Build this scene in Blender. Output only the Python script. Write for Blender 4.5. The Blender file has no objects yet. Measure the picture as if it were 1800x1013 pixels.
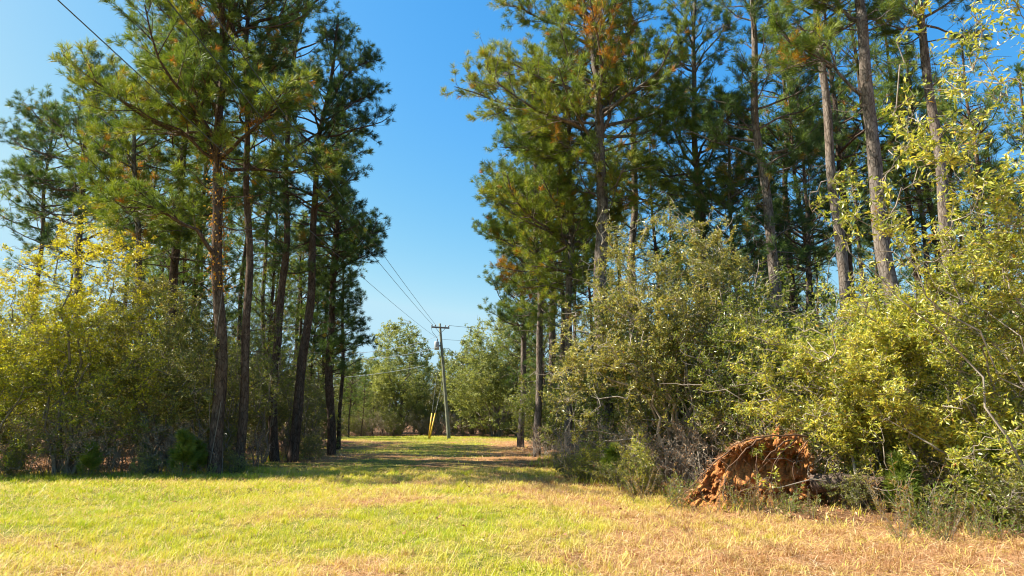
import bpy, math
import numpy as np
from mathutils import Vector
R = math.radians
sc = bpy.context.scene

# ------------------------------------------------------------------ camera, sky, sun
PITCH = R(10.95); EYE = 1.6
cd = bpy.data.cameras.new('camera'); cam = bpy.data.objects.new('camera', cd)
sc.collection.objects.link(cam)
cd.sensor_width = 36; cd.lens = 24; cd.clip_start = 0.1; cd.clip_end = 2000
cam.location = (0, 0, EYE); cam.rotation_euler = (R(90) + PITCH, 0, 0)
sc.camera = cam

SUN_EL, SUN_AZ = R(46), R(4)          # azimuth: from straight left (-X), turned towards +Y
sdir = Vector((-math.cos(SUN_EL) * math.cos(SUN_AZ), math.cos(SUN_EL) * math.sin(SUN_AZ), math.sin(SUN_EL)))
w = bpy.data.worlds.new("World"); sc.world = w; w.use_nodes = True
wt = w.node_tree; wt.nodes.clear()
sky = wt.nodes.new('ShaderNodeTexSky'); sky.sky_type = 'NISHITA'; sky.sun_disc = False
sky.sun_elevation = SUN_EL; sky.sun_rotation = math.atan2(sdir.x, sdir.y)
sky.altitude = 0; sky.air_density = 1.0; sky.dust_density = 0.9; sky.ozone_density = 2.5
bg = wt.nodes.new('ShaderNodeBackground'); bg.inputs[1].default_value = 0.065
wo = wt.nodes.new('ShaderNodeOutputWorld')
sep = wt.nodes.new('ShaderNodeSeparateColor'); com = wt.nodes.new('ShaderNodeCombineColor'); wt.links.new(sky.outputs[0], sep.inputs[0])
for ch, (pw, k_) in enumerate(((2.1, .342), (.95, 1.18), (.4, 3.0))):      # per-channel curves grading the sky colour from zenith to horizon
    mn = wt.nodes.new('ShaderNodeMath'); mn.operation = 'MINIMUM'; mn.inputs[1].default_value = 4.0 if ch else 2.75; wt.links.new(sep.outputs[ch], mn.inputs[0])
    po_ = wt.nodes.new('ShaderNodeMath'); po_.operation = 'POWER'; po_.inputs[1].default_value = pw; wt.links.new(mn.outputs[0], po_.inputs[0])
    mu = wt.nodes.new('ShaderNodeMath'); mu.operation = 'MULTIPLY'; mu.inputs[1].default_value = k_; wt.links.new(po_.outputs[0], mu.inputs[0]); wt.links.new(mu.outputs[0], com.inputs[ch])
wt.links.new(com.outputs[0], bg.inputs[0]); wt.links.new(bg.outputs[0], wo.inputs[0])
sl = bpy.data.lights.new('sun', 'SUN'); so = bpy.data.objects.new('sun', sl); sc.collection.objects.link(so)
sl.energy = 5.0; sl.angle = R(0.5); sl.color = (1.0, 0.93, 0.80)
so.rotation_euler = sdir.to_track_quat('Z', 'Y').to_euler()
sc.view_settings.view_transform = 'Standard'; sc.view_settings.look = 'None'
sc.view_settings.gamma = 1; sc.view_settings.exposure = 1.5
sc.cycles.pixel_filter_type = 'BLACKMAN_HARRIS'; sc.cycles.filter_width = 1.1
sc.render.resolution_x = 1024; sc.render.resolution_y = 576

# ------------------------------------------------------------------ helpers
def at(px, py, D):
    a = (px - 900) / 1200; b = (506.5 - py) / 1200
    f = math.cos(PITCH) - math.sin(PITCH) * b; u = math.sin(PITCH) + math.cos(PITCH) * b
    t = D / f
    return np.array([a * t, D, EYE + u * t])
def base(px, D):                       # ground point under pixel column px (at the base) at distance D
    return np.array([(px - 900) / 1200 * (D * math.cos(PITCH) - EYE * math.sin(PITCH)), D, 0.0])
def nrm(v):
    return v / np.maximum(np.linalg.norm(v, axis=-1, keepdims=True), 1e-9)
_ph = np.random.default_rng(5).uniform(0, 6.28, (24, 4)); _fd = nrm(np.random.default_rng(6).normal(size=(24, 3)))
def noise(p, s):                       # smooth pseudo noise, about -1..1
    p = np.asarray(p, float) * s; o = np.zeros(p.shape[:-1])
    for i in range(12):
        f = 1 + i * .28
        o += np.sin((p @ _fd[i]) * f + _ph[i, 0] + 1.3 * np.sin((p @ _fd[i + 12]) * f * .7 + _ph[i, 1]))
    return o / 3.2
def gz(x, y):                          # height of the ground
    x = np.asarray(x, float); y = np.asarray(y, float)
    return .045 * noise(np.stack([x, y, 0 * x], -1), .35) * np.clip((y - 2) / 8, 0, 1)
class MB:
    def __init__(s): s.v = []; s.f = []; s.t = []; s.n = 0
    def add(s, v, f, t):
        v = np.asarray(v, np.float32).reshape(-1, 3)
        s.v.append(v); s.f.append(np.asarray(f, np.int32).reshape(-1, 3) + s.n)
        s.t.append(np.broadcast_to(np.asarray(t, np.float32), (len(v),))); s.n += len(v)
    def tubes(s, P, Rr, sides=5, tint=0.5, cap=False):   # P (N,K,3), Rr (N,K)
        P = np.asarray(P, float)
        if P.ndim == 2: P = P[None]; Rr = np.asarray(Rr)[None]
        N, K, _ = P.shape
        T = nrm(np.gradient(P, axis=1))
        ref = np.where(np.abs(T[:, :1, 2:3]) > .9, np.array([1., 0, 0]), np.array([0., 0, 1.]))
        A = nrm(np.cross(T, np.broadcast_to(ref, T.shape))); B = np.cross(T, A)
        an = np.arange(sides) * 2 * math.pi / sides
        V = P[:, :, None] + Rr[:, :, None, None] * (A[:, :, None] * np.cos(an)[:, None] + B[:, :, None] * np.sin(an)[:, None])
        k = np.arange(K - 1)[:, None]; j = np.arange(sides)[None]; j2 = (j + 1) % sides
        a = k * sides + j; b = k * sides + j2; c = a + sides; d = b + sides
        F = np.stack([np.stack([a, b, d], -1), np.stack([a, d, c], -1)], 2).reshape(-1, 3)
        if cap:
            q = (K - 1) * sides
            F = np.concatenate([F, [[q, q + i, q + i + 1] for i in range(1, sides - 1)], [[0, i + 1, i] for i in range(1, sides - 1)]])
        F = (F[None] + (np.arange(N) * K * sides)[:, None, None]).reshape(-1, 3)
        t = np.repeat(np.broadcast_to(np.asarray(tint, np.float32), (N,)), K * sides)
        s.add(V, F, t)
    def tris(s, a, b, c, t):
        V = np.stack([a, b, c], 1); n = len(a)
        s.add(V, np.arange(n * 3), np.repeat(np.broadcast_to(np.asarray(t, np.float32), (n,)), 3))
    def box(s, c, h, M=None, t=.5):
        q = np.array([[x, y, z] for x in (-1, 1) for y in (-1, 1) for z in (-1, 1)], float) * h
        if M is not None: q = q @ np.asarray(M).T
        F = [[0,1,3],[0,3,2],[4,6,7],[4,7,5],[0,4,5],[0,5,1],[2,3,7],[2,7,6],[0,2,6],[0,6,4],[1,5,7],[1,7,3]]
        s.add(q + c, F, t)
    def mesh(s, name, mat, smooth=False):
        V = np.concatenate(s.v).astype(np.float32); F = np.concatenate(s.f).astype(np.int32); T = np.concatenate(s.t).astype(np.float32)
        me = bpy.data.meshes.new(name)
        me.vertices.add(len(V)); me.vertices.foreach_set('co', V.ravel())
        me.loops.add(len(F) * 3); me.loops.foreach_set('vertex_index', F.ravel())
        me.polygons.add(len(F)); me.polygons.foreach_set('loop_start', np.arange(len(F), dtype=np.int32) * 3)
        me.polygons.foreach_set('use_smooth', np.full(len(F), smooth, dtype=bool))
        a = me.attributes.new('tint', 'FLOAT', 'POINT'); a.data.foreach_set('value', T)
        me.update(); me.materials.append(mat)
        return me
    def build(s, name, mat, parent=None, smooth=False):
        o = bpy.data.objects.new(name, s.mesh(name, mat, smooth)); sc.collection.objects.link(o)
        if parent: o.parent = parent
        return o
def tag(o, label=None, cat=None, group=None, kind=None):
    for k, v in (('label', label), ('category', cat), ('group', group), ('kind', kind)):
        if v: o[k] = v
    return o
def empty(name, loc=(0, 0, 0), rz=0):
    o = bpy.data.objects.new(name, None); sc.collection.objects.link(o)
    o.location = loc; o.rotation_euler = (0, 0, rz); o.empty_display_size = .3
    return o
def copy_tree(o, parent=None):
    c = o.copy(); sc.collection.objects.link(c)
    if parent: c.parent = parent
    for ch in list(o.children): copy_tree(ch, c)
    return c
USED = set()
def place(proto, x, y, sx=1, sz=None, rz=0, label=None, group=None, z=None):
    o = proto if proto.name not in USED else copy_tree(proto)
    USED.add(o.name)
    o.location = (x, y, float(gz(x, y)) - .03 if z is None else z)
    o.scale = (sx, sx, sz or sx); o.rotation_euler = (0, 0, rz)
    if label: o['label'] = label
    if group: o['group'] = group
    return o

# ------------------------------------------------------------------ materials
def newmat(name):
    m = bpy.data.materials.new(name); m.use_nodes = True; m.node_tree.nodes.clear()
    return m, m.node_tree
def ramp(nt, stops, src, interp='LINEAR'):
    r = nt.nodes.new('ShaderNodeValToRGB'); r.color_ramp.interpolation = interp
    e = r.color_ramp.elements
    while len(e) < len(stops): e.new(.5)
    for i, (p, c) in enumerate(stops): e[i].position = p; e[i].color = (*c, 1)
    nt.links.new(src, r.inputs[0]); return r.outputs[0]
def noisen(nt, scale, detail=4, rough=.55, vec=None, dist=0):
    n = nt.nodes.new('ShaderNodeTexNoise'); n.inputs['Scale'].default_value = scale; n.inputs['Detail'].default_value = detail
    n.inputs['Roughness'].default_value = rough; n.inputs['Distortion'].default_value = dist
    if vec is not None: nt.links.new(vec, n.inputs['Vector'])
    return n.outputs[0]
def mixc(nt, a, b, f, mode='MIX'):
    n = nt.nodes.new('ShaderNodeMix'); n.data_type = 'RGBA'; n.blend_type = mode
    for s, v in ((n.inputs[6], a), (n.inputs[7], b), (n.inputs[0], f)):
        if hasattr(v, 'links') or hasattr(v, 'is_linked'): nt.links.new(v, s)
        else: s.default_value = (*v, 1) if isinstance(v, tuple) else v
    return n.outputs[2]
def leaf_mat(name, stops, trans=.4, rough=.45, spec=.4, tsat=(1.25, 1.15, .55)):
    m, nt = newmat(name); N = nt.nodes; L = nt.links
    a = N.new('ShaderNodeAttribute'); a.attribute_name = 'tint'
    col = ramp(nt, stops, a.outputs['Fac'])
    p = N.new('ShaderNodeBsdfPrincipled'); L.new(col, p.inputs['Base Color'])
    p.inputs['Roughness'].default_value = rough; p.inputs['Specular IOR Level'].default_value = spec
    t = N.new('ShaderNodeBsdfTranslucent'); L.new(mixc(nt, col, tsat, 1.0, 'MULTIPLY'), t.inputs[0])
    mx = N.new('ShaderNodeMixShader'); mx.inputs[0].default_value = trans
    L.new(p.outputs[0], mx.inputs[1]); L.new(t.outputs[0], mx.inputs[2])
    o = N.new('ShaderNodeOutputMaterial'); L.new(mx.outputs[0], o.inputs[0]); return m
def bark_mat(name, dark, mid, light, scale=9, bump=.6, stretch=.3):
    m, nt = newmat(name); N = nt.nodes; L = nt.links
    tc = N.new('ShaderNodeTexCoord'); mp = N.new('ShaderNodeMapping'); mp.inputs['Scale'].default_value = (1, 1, stretch)
    L.new(tc.outputs['Object'], mp.inputs[0])
    v = N.new('ShaderNodeTexVoronoi'); v.inputs['Scale'].default_value = scale * 1.6; v.feature = 'DISTANCE_TO_EDGE'; L.new(mp.outputs[0], v.inputs['Vector'])
    n1 = noisen(nt, scale, 6, .65, mp.outputs[0], .6); n2 = noisen(nt, .8, 3, .5, tc.outputs['Object'])
    c = ramp(nt, [(.28, dark), (.48, mid), (.72, light)], n1)
    cr = ramp(nt, [(0, (.35, .3, .27)), (.12, (1, 1, 1))], v.outputs['Distance'])
    c = mixc(nt, c, cr, .8, 'MULTIPLY')
    c2 = ramp(nt, [(.3, (.75, .8, .85)), (.7, (1.15, 1, .88))], n2)
    c = mixc(nt, c, c2, 1.0, 'MULTIPLY')
    p = N.new('ShaderNodeBsdfPrincipled'); L.new(c, p.inputs['Base Color']); p.inputs['Roughness'].default_value = .9
    p.inputs['Specular IOR Level'].default_value = .15
    b = N.new('ShaderNodeBump'); b.inputs['Strength'].default_value = bump; b.inputs['Distance'].default_value = .03
    L.new(mixc(nt, cr, n1, .5), b.inputs['Height']); L.new(b.outputs[0], p.inputs['Normal'])
    o = N.new('ShaderNodeOutputMaterial'); L.new(p.outputs[0], o.inputs[0]); return m
def plain_mat(name, a, b, scale=8, rough=.7, metal=0, bump=0):
    m, nt = newmat(name); N = nt.nodes; L = nt.links
    tc = N.new('ShaderNodeTexCoord'); n = noisen(nt, scale, 5, .6, tc.outputs['Object'])
    p = N.new('ShaderNodeBsdfPrincipled'); L.new(ramp(nt, [(.3, a), (.7, b)], n), p.inputs['Base Color'])
    p.inputs['Roughness'].default_value = rough; p.inputs['Metallic'].default_value = metal
    if bump:
        q = N.new('ShaderNodeBump'); q.inputs['Strength'].default_value = bump; q.inputs['Distance'].default_value = .03
        L.new(n, q.inputs['Height']); L.new(q.outputs[0], p.inputs['Normal'])
    o = N.new('ShaderNodeOutputMaterial'); L.new(p.outputs[0], o.inputs[0]); return m
# tint: 0..0.8 live greens, 0.9.. dead / turned
PINE = leaf_mat('pine_needles', [(0, (.07, .12, .03)), (.4, (.155, .235, .040)), (.8, (.32, .38, .06)), (.9, (.42, .30, .03)), (1, (.52, .22, .04))], .52, .5, .35)
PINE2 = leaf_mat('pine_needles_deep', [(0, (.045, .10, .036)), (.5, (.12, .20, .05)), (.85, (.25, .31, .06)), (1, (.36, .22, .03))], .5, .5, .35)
YEL = leaf_mat('yellow_leaves', [(0, (.09, .12, .025)), (.35, (.26, .30, .035)), (.75, (.46, .48, .035)), (1, (.60, .48, .03))], .45, .36, .5)
OLI = leaf_mat('olive_leaves', [(0, (.05, .085, .02)), (.5, (.17, .195, .03)), (.85, (.40, .385, .10)), (.95, (.50, .40, .08)), (1, (.35, .12, .03))], .34, .36, .6)
BRI = leaf_mat('bright_leaves', [(0, (.08, .13, .022)), (.45, (.29, .33, .04)), (.8, (.54, .55, .09)), (.93, (.64, .54, .09)), (1, (.48, .16, .03))], .38, .38, .6)
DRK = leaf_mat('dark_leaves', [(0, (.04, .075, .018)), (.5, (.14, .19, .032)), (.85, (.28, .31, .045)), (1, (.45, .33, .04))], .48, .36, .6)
GRY = leaf_mat('grey_green_leaves', [(0, (.11, .15, .05)), (.5, (.26, .30, .09)), (1, (.44, .44, .15))], .42, .5, .4)
ORG = leaf_mat('turned_leaves', [(0, (.35, .25, .03)), (.5, (.5, .22, .03)), (1, (.45, .08, .03))], .45, .5, .3)
GRASSM = leaf_mat('grass_blades', [(0, (.42, .23, .10)), (.25, (.62, .45, .20)), (.5, (.60, .54, .09)), (.75, (.55, .54, .03)), (1, (.36, .43, .025))], .35, .5, .3, (1.15, 1.1, .6))
WEEDM = leaf_mat('weed_leaves', [(0, (.30, .16, .08)), (.3, (.30, .24, .08)), (.6, (.18, .25, .04)), (1, (.11, .2, .03))], .4, .45, .4)
STRAW = leaf_mat('pine_straw', [(0, (.22, .085, .035)), (.45, (.50, .26, .12)), (.8, (.68, .45, .25)), (1, (.80, .62, .40))], .1, .6, .3)
BARK = bark_mat('pine_bark', (.05, .043, .038), (.165, .142, .122), (.30, .265, .23))
BARKD = bark_mat('pine_bark_dark', (.035, .026, .02), (.11, .078, .058), (.19, .14, .11))
TWIG = plain_mat('twig_bark', (.10, .08, .06), (.26, .215, .17), 5, .85)
PALE = plain_mat('pale_twig_bark', (.16, .13, .10), (.40, .34, .26), 5, .85)
DEAD = plain_mat('dead_wood', (.3, .28, .26), (.5, .47, .43), 5, .85)

# ------------------------------------------------------------------ growth
def grow(rng, p, d, L, K, up=.4, wob=.25):
    N = len(p); P = np.empty((N, K, 3)); P[:, 0] = p; d = nrm(d).copy(); st = (L / (K - 1))[:, None]
    upv = np.array([0, 0, 1.])
    for k in range(1, K):
        d = nrm(d + upv * up / (K - 1) + rng.normal(size=(N, 3)) * wob / math.sqrt(K - 1))
        P[:, k] = P[:, k - 1] + d * st
    return P
def sample(P, idx, t):
    K = P.shape[1]; f = t * (K - 1); i = np.minimum(f.astype(int), K - 2); u = (f - i)[:, None]
    a = P[idx, i]; b = P[idx, i + 1]
    return a * (1 - u) + b * u, nrm(b - a)
def side(rng, d, ang, flat=.5):        # turn direction d by ang to a random side
    r = rng.normal(size=d.shape); r[:, 2] *= flat
    r = nrm(r - (r * d).sum(1, keepdims=True) * d)
    return nrm(d * np.cos(ang)[:, None] + r * np.sin(ang)[:, None])
def needles(mb, rng, p, d, tint, n=28, L=.22, wid=.011):
    M = len(p)
    if not M: return
    p = np.repeat(p, n, 0); d = np.repeat(d, n, 0); t = np.repeat(tint, n) + rng.normal(size=M * n) * .05
    ang = rng.uniform(.15, 1.25, M * n); q = side(rng, d, ang, 1.0)
    q[:, 2] += .12; q = nrm(q)
    ln = rng.uniform(.7, 1.1, M * n)[:, None] * L
    b = p - d * (rng.uniform(0, .16, M * n)[:, None])
    w = nrm(np.cross(q, rng.normal(size=q.shape))) * wid / 2
    mid = b + q * ln * .5; tip = b + q * ln - np.array([0, 0, .02])
    mb.tris(b + w * .3, mid + w, tip, t); mb.tris(b - w * .6, mid + w, tip - w * .2, t)
def pine_parts(seed, pts, H, hb, Rc, r0, n1=70, n=36, wid=.0125, bias=None, mat=PINE, bark=BARK, parent=None, tbase=.35, dead=.02, deadn=14, bigs=(), dens=1.0, rseg=12, needL=.235, minr=0.0):
    """pts: trunk centre line, local coords from z=0 up; H: height; hb: first live branch"""
    rng = np.random.default_rng(seed); pts = np.asarray(pts, float); n1 = int(n1 * 1.3); Rc = Rc * 1.12
    zz = np.linspace(0, H, 26)
    tx = np.interp(zz, pts[:, 2], pts[:, 0]); ty = np.interp(zz, pts[:, 2], pts[:, 1])
    for _ in range(2):
        tx[1:-1] = (tx[:-2] + 2 * tx[1:-1] + tx[2:]) / 4; ty[1:-1] = (ty[:-2] + 2 * ty[1:-1] + ty[2:]) / 4
    ph = rng.uniform(0, 6.28, 4); am = .004 * H
    tx += am * np.sin(zz * .55 + ph[0]) + am * .5 * np.sin(zz * 1.3 + ph[1]); ty += am * np.sin(zz * .6 + ph[2])
    TP = np.stack([tx, ty, zz], 1)
    rr = r0 * (1 - .80 * (zz / H) ** 1.15) * (1 + .16 * np.exp(-zz / .35)) * (1 + .05 * np.sin(zz * 3 + ph[3])) + .01
    TP[0, 2] = -.25
    lm = MB(); cm = MB(); lm.tubes(TP, rr, rseg, .5)
    tr = lambda h: np.stack([np.interp(h, zz, tx), np.interp(h, zz, ty), h], -1)
    u = np.sort(rng.uniform(0, 1, n1)) ** .85
    h = hb + (H - hb) * u * .985
    prof = np.clip((.50 + .5 * np.minimum(1, u / .3)) * (1 - u ** 2.2) ** .75, .1, 1) * (.9 + .3 * np.sin(u * 17 + ph[1]))
    az = np.arange(n1) * 2.4 + rng.normal(size=n1) * .5
    Lb = Rc * prof * rng.uniform(.55, 1.12, n1)
    if bias is not None:
        Lb = Lb * (1 + bias[1] * np.cos(az - bias[0]))
    el = R(2) + R(52) * u ** 1.3 + rng.normal(size=n1) * R(9)
    d = np.stack([np.cos(az) * np.cos(el), np.sin(az) * np.cos(el), np.sin(el)], 1)
    P1 = grow(rng, tr(h), d, Lb, 8, .38, .38)
    rb = np.clip(.016 * Lb + .006, .008, .075)
    ks = np.linspace(1, .22, 8)
    lm.tubes(P1, rb[:, None] * ks[None], 5, .5)
    for bp, br in bigs:                # big named limbs, local coordinates
        bp = np.asarray(bp, float); K = 8
        s_ = np.linspace(0, len(bp) - 1, K)
        q = np.stack([np.interp(s_, np.arange(len(bp)), bp[:, j]) for j in range(3)], 1)[None]
        q[:, 1:] += rng.normal(size=(1, K - 1, 3)) * .06
        lm.tubes(q, br * np.linspace(1, .25, K)[None], 6, .5)
        ll = np.linalg.norm(np.diff(q[0], axis=0), axis=1).sum()
        # several heavy laterals off the limb
        m = int(ll * 2.6); t = rng.uniform(.2, .98, m); pp, dd = sample(q, np.zeros(m, int), t)
        sd = side(rng, dd, rng.uniform(.5, 1.0, m), .7)
        q2 = grow(rng, pp, sd, rng.uniform(.7, 1.9, m) * (1.15 - .5 * t), 8, .4, .35)
        lm.tubes(q2, .022 * ks[None].repeat(m, 0), 4, .5)
        P1 = np.concatenate([P1, q, q2]); Lb = np.concatenate([Lb, [ll], rng.uniform(1.2, 1.9, m)])
    nn = len(P1)
    # secondaries
    cnt = np.maximum(2, (Lb * 4.2 * dens).astype(int)); idx = np.repeat(np.arange(nn), cnt); M = len(idx)
    t = rng.uniform(.18, 1, M) ** .8; pp, dd = sample(P1, idx, t)
    L2 = np.clip((.16 + .42 * (1 - t)) * Lb[idx], .25, 1.5) * rng.uniform(.7, 1.2, M)
    P2 = grow(rng, pp, side(rng, dd, rng.uniform(.5, 1.05, M), .45), L2, 5, .45, .3)
    lm.tubes(P2, np.clip(.010 * L2 + .003, 0, .02)[:, None] * np.linspace(1, .3, 5)[None], 3, .5)
    # twigs
    c3 = np.maximum(2, (L2 * 6.5 * dens).astype(int)); i3 = np.repeat(np.arange(M), c3); Q = len(i3)
    t3 = rng.uniform(.25, 1, Q); p3, d3 = sample(P2, i3, t3)
    L3 = rng.uniform(.10, .32, Q); P3 = grow(rng, p3, side(rng, d3, rng.uniform(.3, .9, Q), .7), L3, 3, .5, .2)
    lm.tubes(P3[:, ::2], .0035 * np.ones((Q, 2)), 3, .5)
    e3 = P3[:, -1]; dd3 = nrm(P3[:, -1] - P3[:, -2])
    br_t = rng.normal(size=nn) * .12
    tint = tbase + br_t[idx[i3]] + rng.normal(size=Q) * .10 + .10 * noise(e3, 1.2)
    tint = np.clip(tint, .02, .8)
    dr = rng.random(nn) < dead
    tint = np.where(dr[idx[i3]] & (rng.random(Q) < .8), rng.uniform(.88, 1, Q), tint)
    tint = np.where(rng.random(Q) < .035, rng.uniform(.84, 1, Q), tint)
    needles(cm, rng, e3, dd3, tint, n, needL, wid)
    # dead stubs below the crown
    if deadn:
        hd = rng.uniform(H * .12, max(hb, H * .2) + 2.5, deadn); a = rng.uniform(0, 6.28, deadn); e = rng.normal(size=deadn) * .3 + .12
        d = np.stack([np.cos(a) * np.cos(e), np.sin(a) * np.cos(e), np.sin(e)], 1)
        Ld = rng.uniform(.3, 2.0, deadn); S = grow(rng, tr(hd), d, Ld, 6, .05, .4)
        lm.tubes(S, .014 * np.linspace(1, .3, 6)[None].repeat(deadn, 0), 4, .5)
        m = deadn * 3; ii = rng.integers(0, deadn, m); pp, dd = sample(S, ii, rng.uniform(.3, .9, m))
        S2 = grow(rng, pp, side(rng, dd, rng.uniform(.5, 1, m)), Ld[ii] * .4, 4, .1, .3)
        lm.tubes(S2, .005 * np.ones((m, 4)), 3, .5)
    trunk = lm.build('trunk', bark, parent, True); crown = cm.build('crown', mat, parent)
    return trunk, crown

def hero_pine(seed, D, pix, topH, hb, Rc, r0, label, name='pine_tree', group=None, bigs=(), **kw):
    """pix: trunk pixels bottom to top, at distance D"""
    w3 = np.array([at(x, y, D) for x, y in pix])
    w3 = w3[np.argsort(w3[:, 2])]
    sl = (w3[-1] - w3[0]) / (w3[-1, 2] - w3[0, 2])
    p0 = w3[0] - sl * w3[0, 2] if w3[0, 2] > .05 else w3[0] * [1, 1, 0]
    s2 = (w3[-1] - w3[-2]) / (w3[-1, 2] - w3[-2, 2]) if len(w3) > 2 else sl
    pe = w3[-1] + s2 * max(0, topH - w3[-1, 2]) * .8
    pe[2] = max(topH, w3[-1, 2] + .01)
    loc = np.array([p0[0], p0[1], float(gz(p0[0], p0[1]))])
    pts = [np.zeros(3)] + [q - loc for q in w3 if q[2] > .3] + [pe - loc]
    root = empty(name, loc); USED.add(root.name)
    tag(root, label, 'tree', group)
    bg = [([np.asarray(at(x, y, D + dy)) - loc for x, y, dy in b], r) for b, r in bigs]
    pine_parts(seed, pts, topH, hb, Rc, r0, parent=root, bigs=bg, **kw)
    return root

def leaf_batch(mb, rng, p, d, nu, L, W, tint, curl=.15):
    """diamond leaves folded on the midrib; p base, d direction, nu rough normal"""
    s = nrm(np.cross(d, nu)); n2 = np.cross(s, d)
    L = L[:, None]; W = W[:, None]
    m = p + d * L * .45; tip = p + d * L - n2 * L * curl
    a = m + s * W * .5 + n2 * W * .18; b = m - s * W * .5 + n2 * W * .18
    V = np.stack([p, a, tip, b], 1); k = len(p)
    F = (np.array([[0, 1, 2], [0, 2, 3]])[None] + (np.arange(k) * 4)[:, None, None]).reshape(-1, 3)
    mb.add(V, F, np.repeat(np.clip(tint, 0, 1), 4))
def bush_parts(seed, env, stems, ntw, leafL, leafW, per, mat, bark, parent, base_sp=.3, tw=.5, tmean=.45, tsd=.16, stem_r=.04, nmid=150,
               gap=.15, clump=.9, shell=.5, droop=.0, flat=.6, skirt=0, yz=0.0, wood='stems', foli='foliage', twr=.0035, starts=None):
    """env: list of (cx,cy,cz,rx,ry,rz) ellipsoids; stems grow to points inside, then branches, then leafy twigs"""
    rng = np.random.default_rng(seed); env = np.asarray(env, float)
    vol = env[:, 3] * env[:, 4] * env[:, 5]; vol = vol / vol.sum()
    def pts(n, sh):
        out = []; tot = 0
        while tot < n:
            i = rng.choice(len(env), n * 2, p=vol); q = nrm(rng.normal(size=(n * 2, 3)))
            r = rng.uniform(0, 1, n * 2) ** (1 / 3 * (1 - sh) + .12 * sh)
            x = env[i, :3] + q * r[:, None] * env[i, 3:]
            k = (noise(x + seed * 3.1, clump) + .35 * noise(x + seed, clump * 2.7) > -1 + gap * 2.2) & (x[:, 2] > .05 + skirt)
            out.append(x[k]); tot += k.sum()
        return np.concatenate(out)[:n]
    wm = MB(); lm = MB()
    ns = max(8, int(ntw / 34)); si = rng.choice(len(env), ns, p=vol); sd_ = nrm(rng.normal(size=(ns, 3)) + [0, -.2, .35])
    s0 = env[si, :3] + sd_ * env[si, 3:] * .85; s1 = s0 + nrm(sd_ + rng.normal(size=(ns, 3)) * .45 + [0, 0, .25]) * rng.uniform(.35, 1.25, ns)[:, None] * min(1., tw * 2.0)
    ang = rng.uniform(0, 6.28, stems); b0 = np.stack([np.cos(ang), np.sin(ang), 0 * ang], 1) * rng.uniform(0, base_sp, stems)[:, None]
    if starts is not None: b0 = b0 + np.asarray(starts, float)[rng.integers(0, len(starts), stems)]
    T = pts(stems, .15); K = 12; s_ = np.linspace(0, 1, K)[None, :, None]
    c1 = b0 + (T - b0) * [.25, .25, .55]
    S = (1 - s_) ** 2 * b0[:, None] + 2 * s_ * (1 - s_) * c1[:, None] + s_ ** 2 * T[:, None]
    S[:, 1:-1] += rng.normal(size=(stems, K - 2, 3)) * .075 * np.linalg.norm(T - b0, axis=1)[:, None, None] * .35
    S[:, 0, 2] = -.12
    sr = stem_r * rng.uniform(.55, 1.2, stems)
    wm.tubes(S, sr[:, None] * np.linspace(1, .25, K)[None], 6, .5)
    def nearest(q, sk, skT, pen=.0):
        o = np.empty(len(q), int)
        for i in range(0, len(q), 1500):
            dd = ((q[i:i + 1500, None] - sk[None]) ** 2).sum(2) + pen * np.maximum(0, sk[None, :, 2] - q[i:i + 1500, None, 2] + .1)
            o[i:i + 1500] = dd.argmin(1)
        return o
    def connect(q, sk, K, sag, wob):
        j = nearest(q, sk, None, 1.5); a = sk[j]; s_ = np.linspace(0, 1, K)[None, :, None]
        mid = (a + q) / 2 + np.array([0, 0, 1.]) * sag * np.linalg.norm(q - a, axis=1)[:, None] + rng.normal(size=q.shape) * .08
        B = (1 - s_) ** 2 * a[:, None] + 2 * s_ * (1 - s_) * mid[:, None] + s_ ** 2 * q[:, None]
        B[:, 1:-1] += rng.normal(size=(len(q), K - 2, 3)) * (wob * .3 + .055 * np.linalg.norm(q - a, axis=1))[:, None, None]
        return B
    sk = S[:, 2:].reshape(-1, 3)
    tg = np.concatenate([pts(nmid, .45), s1]); Bs = []; pool = sk
    dist = np.array([((t_ - sk) ** 2).sum(1).min() for t_ in tg]); od = np.argsort(dist)
    for part in np.array_split(od, 9):
        B_ = connect(tg[part], pool, 7, .05 - droop, .03); Bs.append(B_); pool = np.concatenate([pool, B_[:, 2:].reshape(-1, 3)])
    B1 = np.concatenate(Bs)
    l1 = np.linalg.norm(B1[:, -1] - B1[:, 0], axis=1)
    wm.tubes(B1, np.clip(.008 * l1 + .005, 0, stem_r * .6)[:, None] * np.linspace(1, .3, 7)[None], 4, .5)
    sk2 = np.concatenate([B1[:, 1:].reshape(-1, 3), S[:, 6:].reshape(-1, 3)])
    # leafy twigs: short shoots that leave the branches and end in the envelope
    q = pts(ntw, shell); k = rng.integers(0, ns, ntw); u_ = rng.random(ntw)[:, None]
    q = np.where((rng.random(ntw) < .22)[:, None], s0[k] * (1 - u_) + s1[k] * u_ + rng.normal(size=(ntw, 3)) * .07 * min(1.5, tw * 2), q); j = nearest(q, sk2, None, .6); a = sk2[j]
    v = q - a; l = np.linalg.norm(v, axis=1); far = l > tw * 1.6
    B2 = connect(q, sk2, 5, .04 - droop, .018)
    wm.tubes(B2, twr * np.array([1.5, 1.2, 1, .8, .6])[None].repeat(ntw, 0), 3, .5)
    idx = np.repeat(np.arange(ntw), per); M = len(idx)
    lo = np.clip(1 - tw / np.maximum(l, .01), 0, 1)[idx]
    t = lo + (1 - lo) * rng.uniform(0, 1, M); p, d = sample(B2, idx, np.clip(t, 0, 1))
    off = rng.normal(size=(M, 3)) * tw * .045; off[:, 2] *= .6
    ld = side(rng, d, rng.uniform(.4, 1.3, M), flat); ld[:, 2] -= .15; ld = nrm(ld)
    nu = rng.normal(size=(M, 3)) * .8 + [-.25, -.2, .8]
    br = rng.normal(size=ntw) * .1
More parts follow.
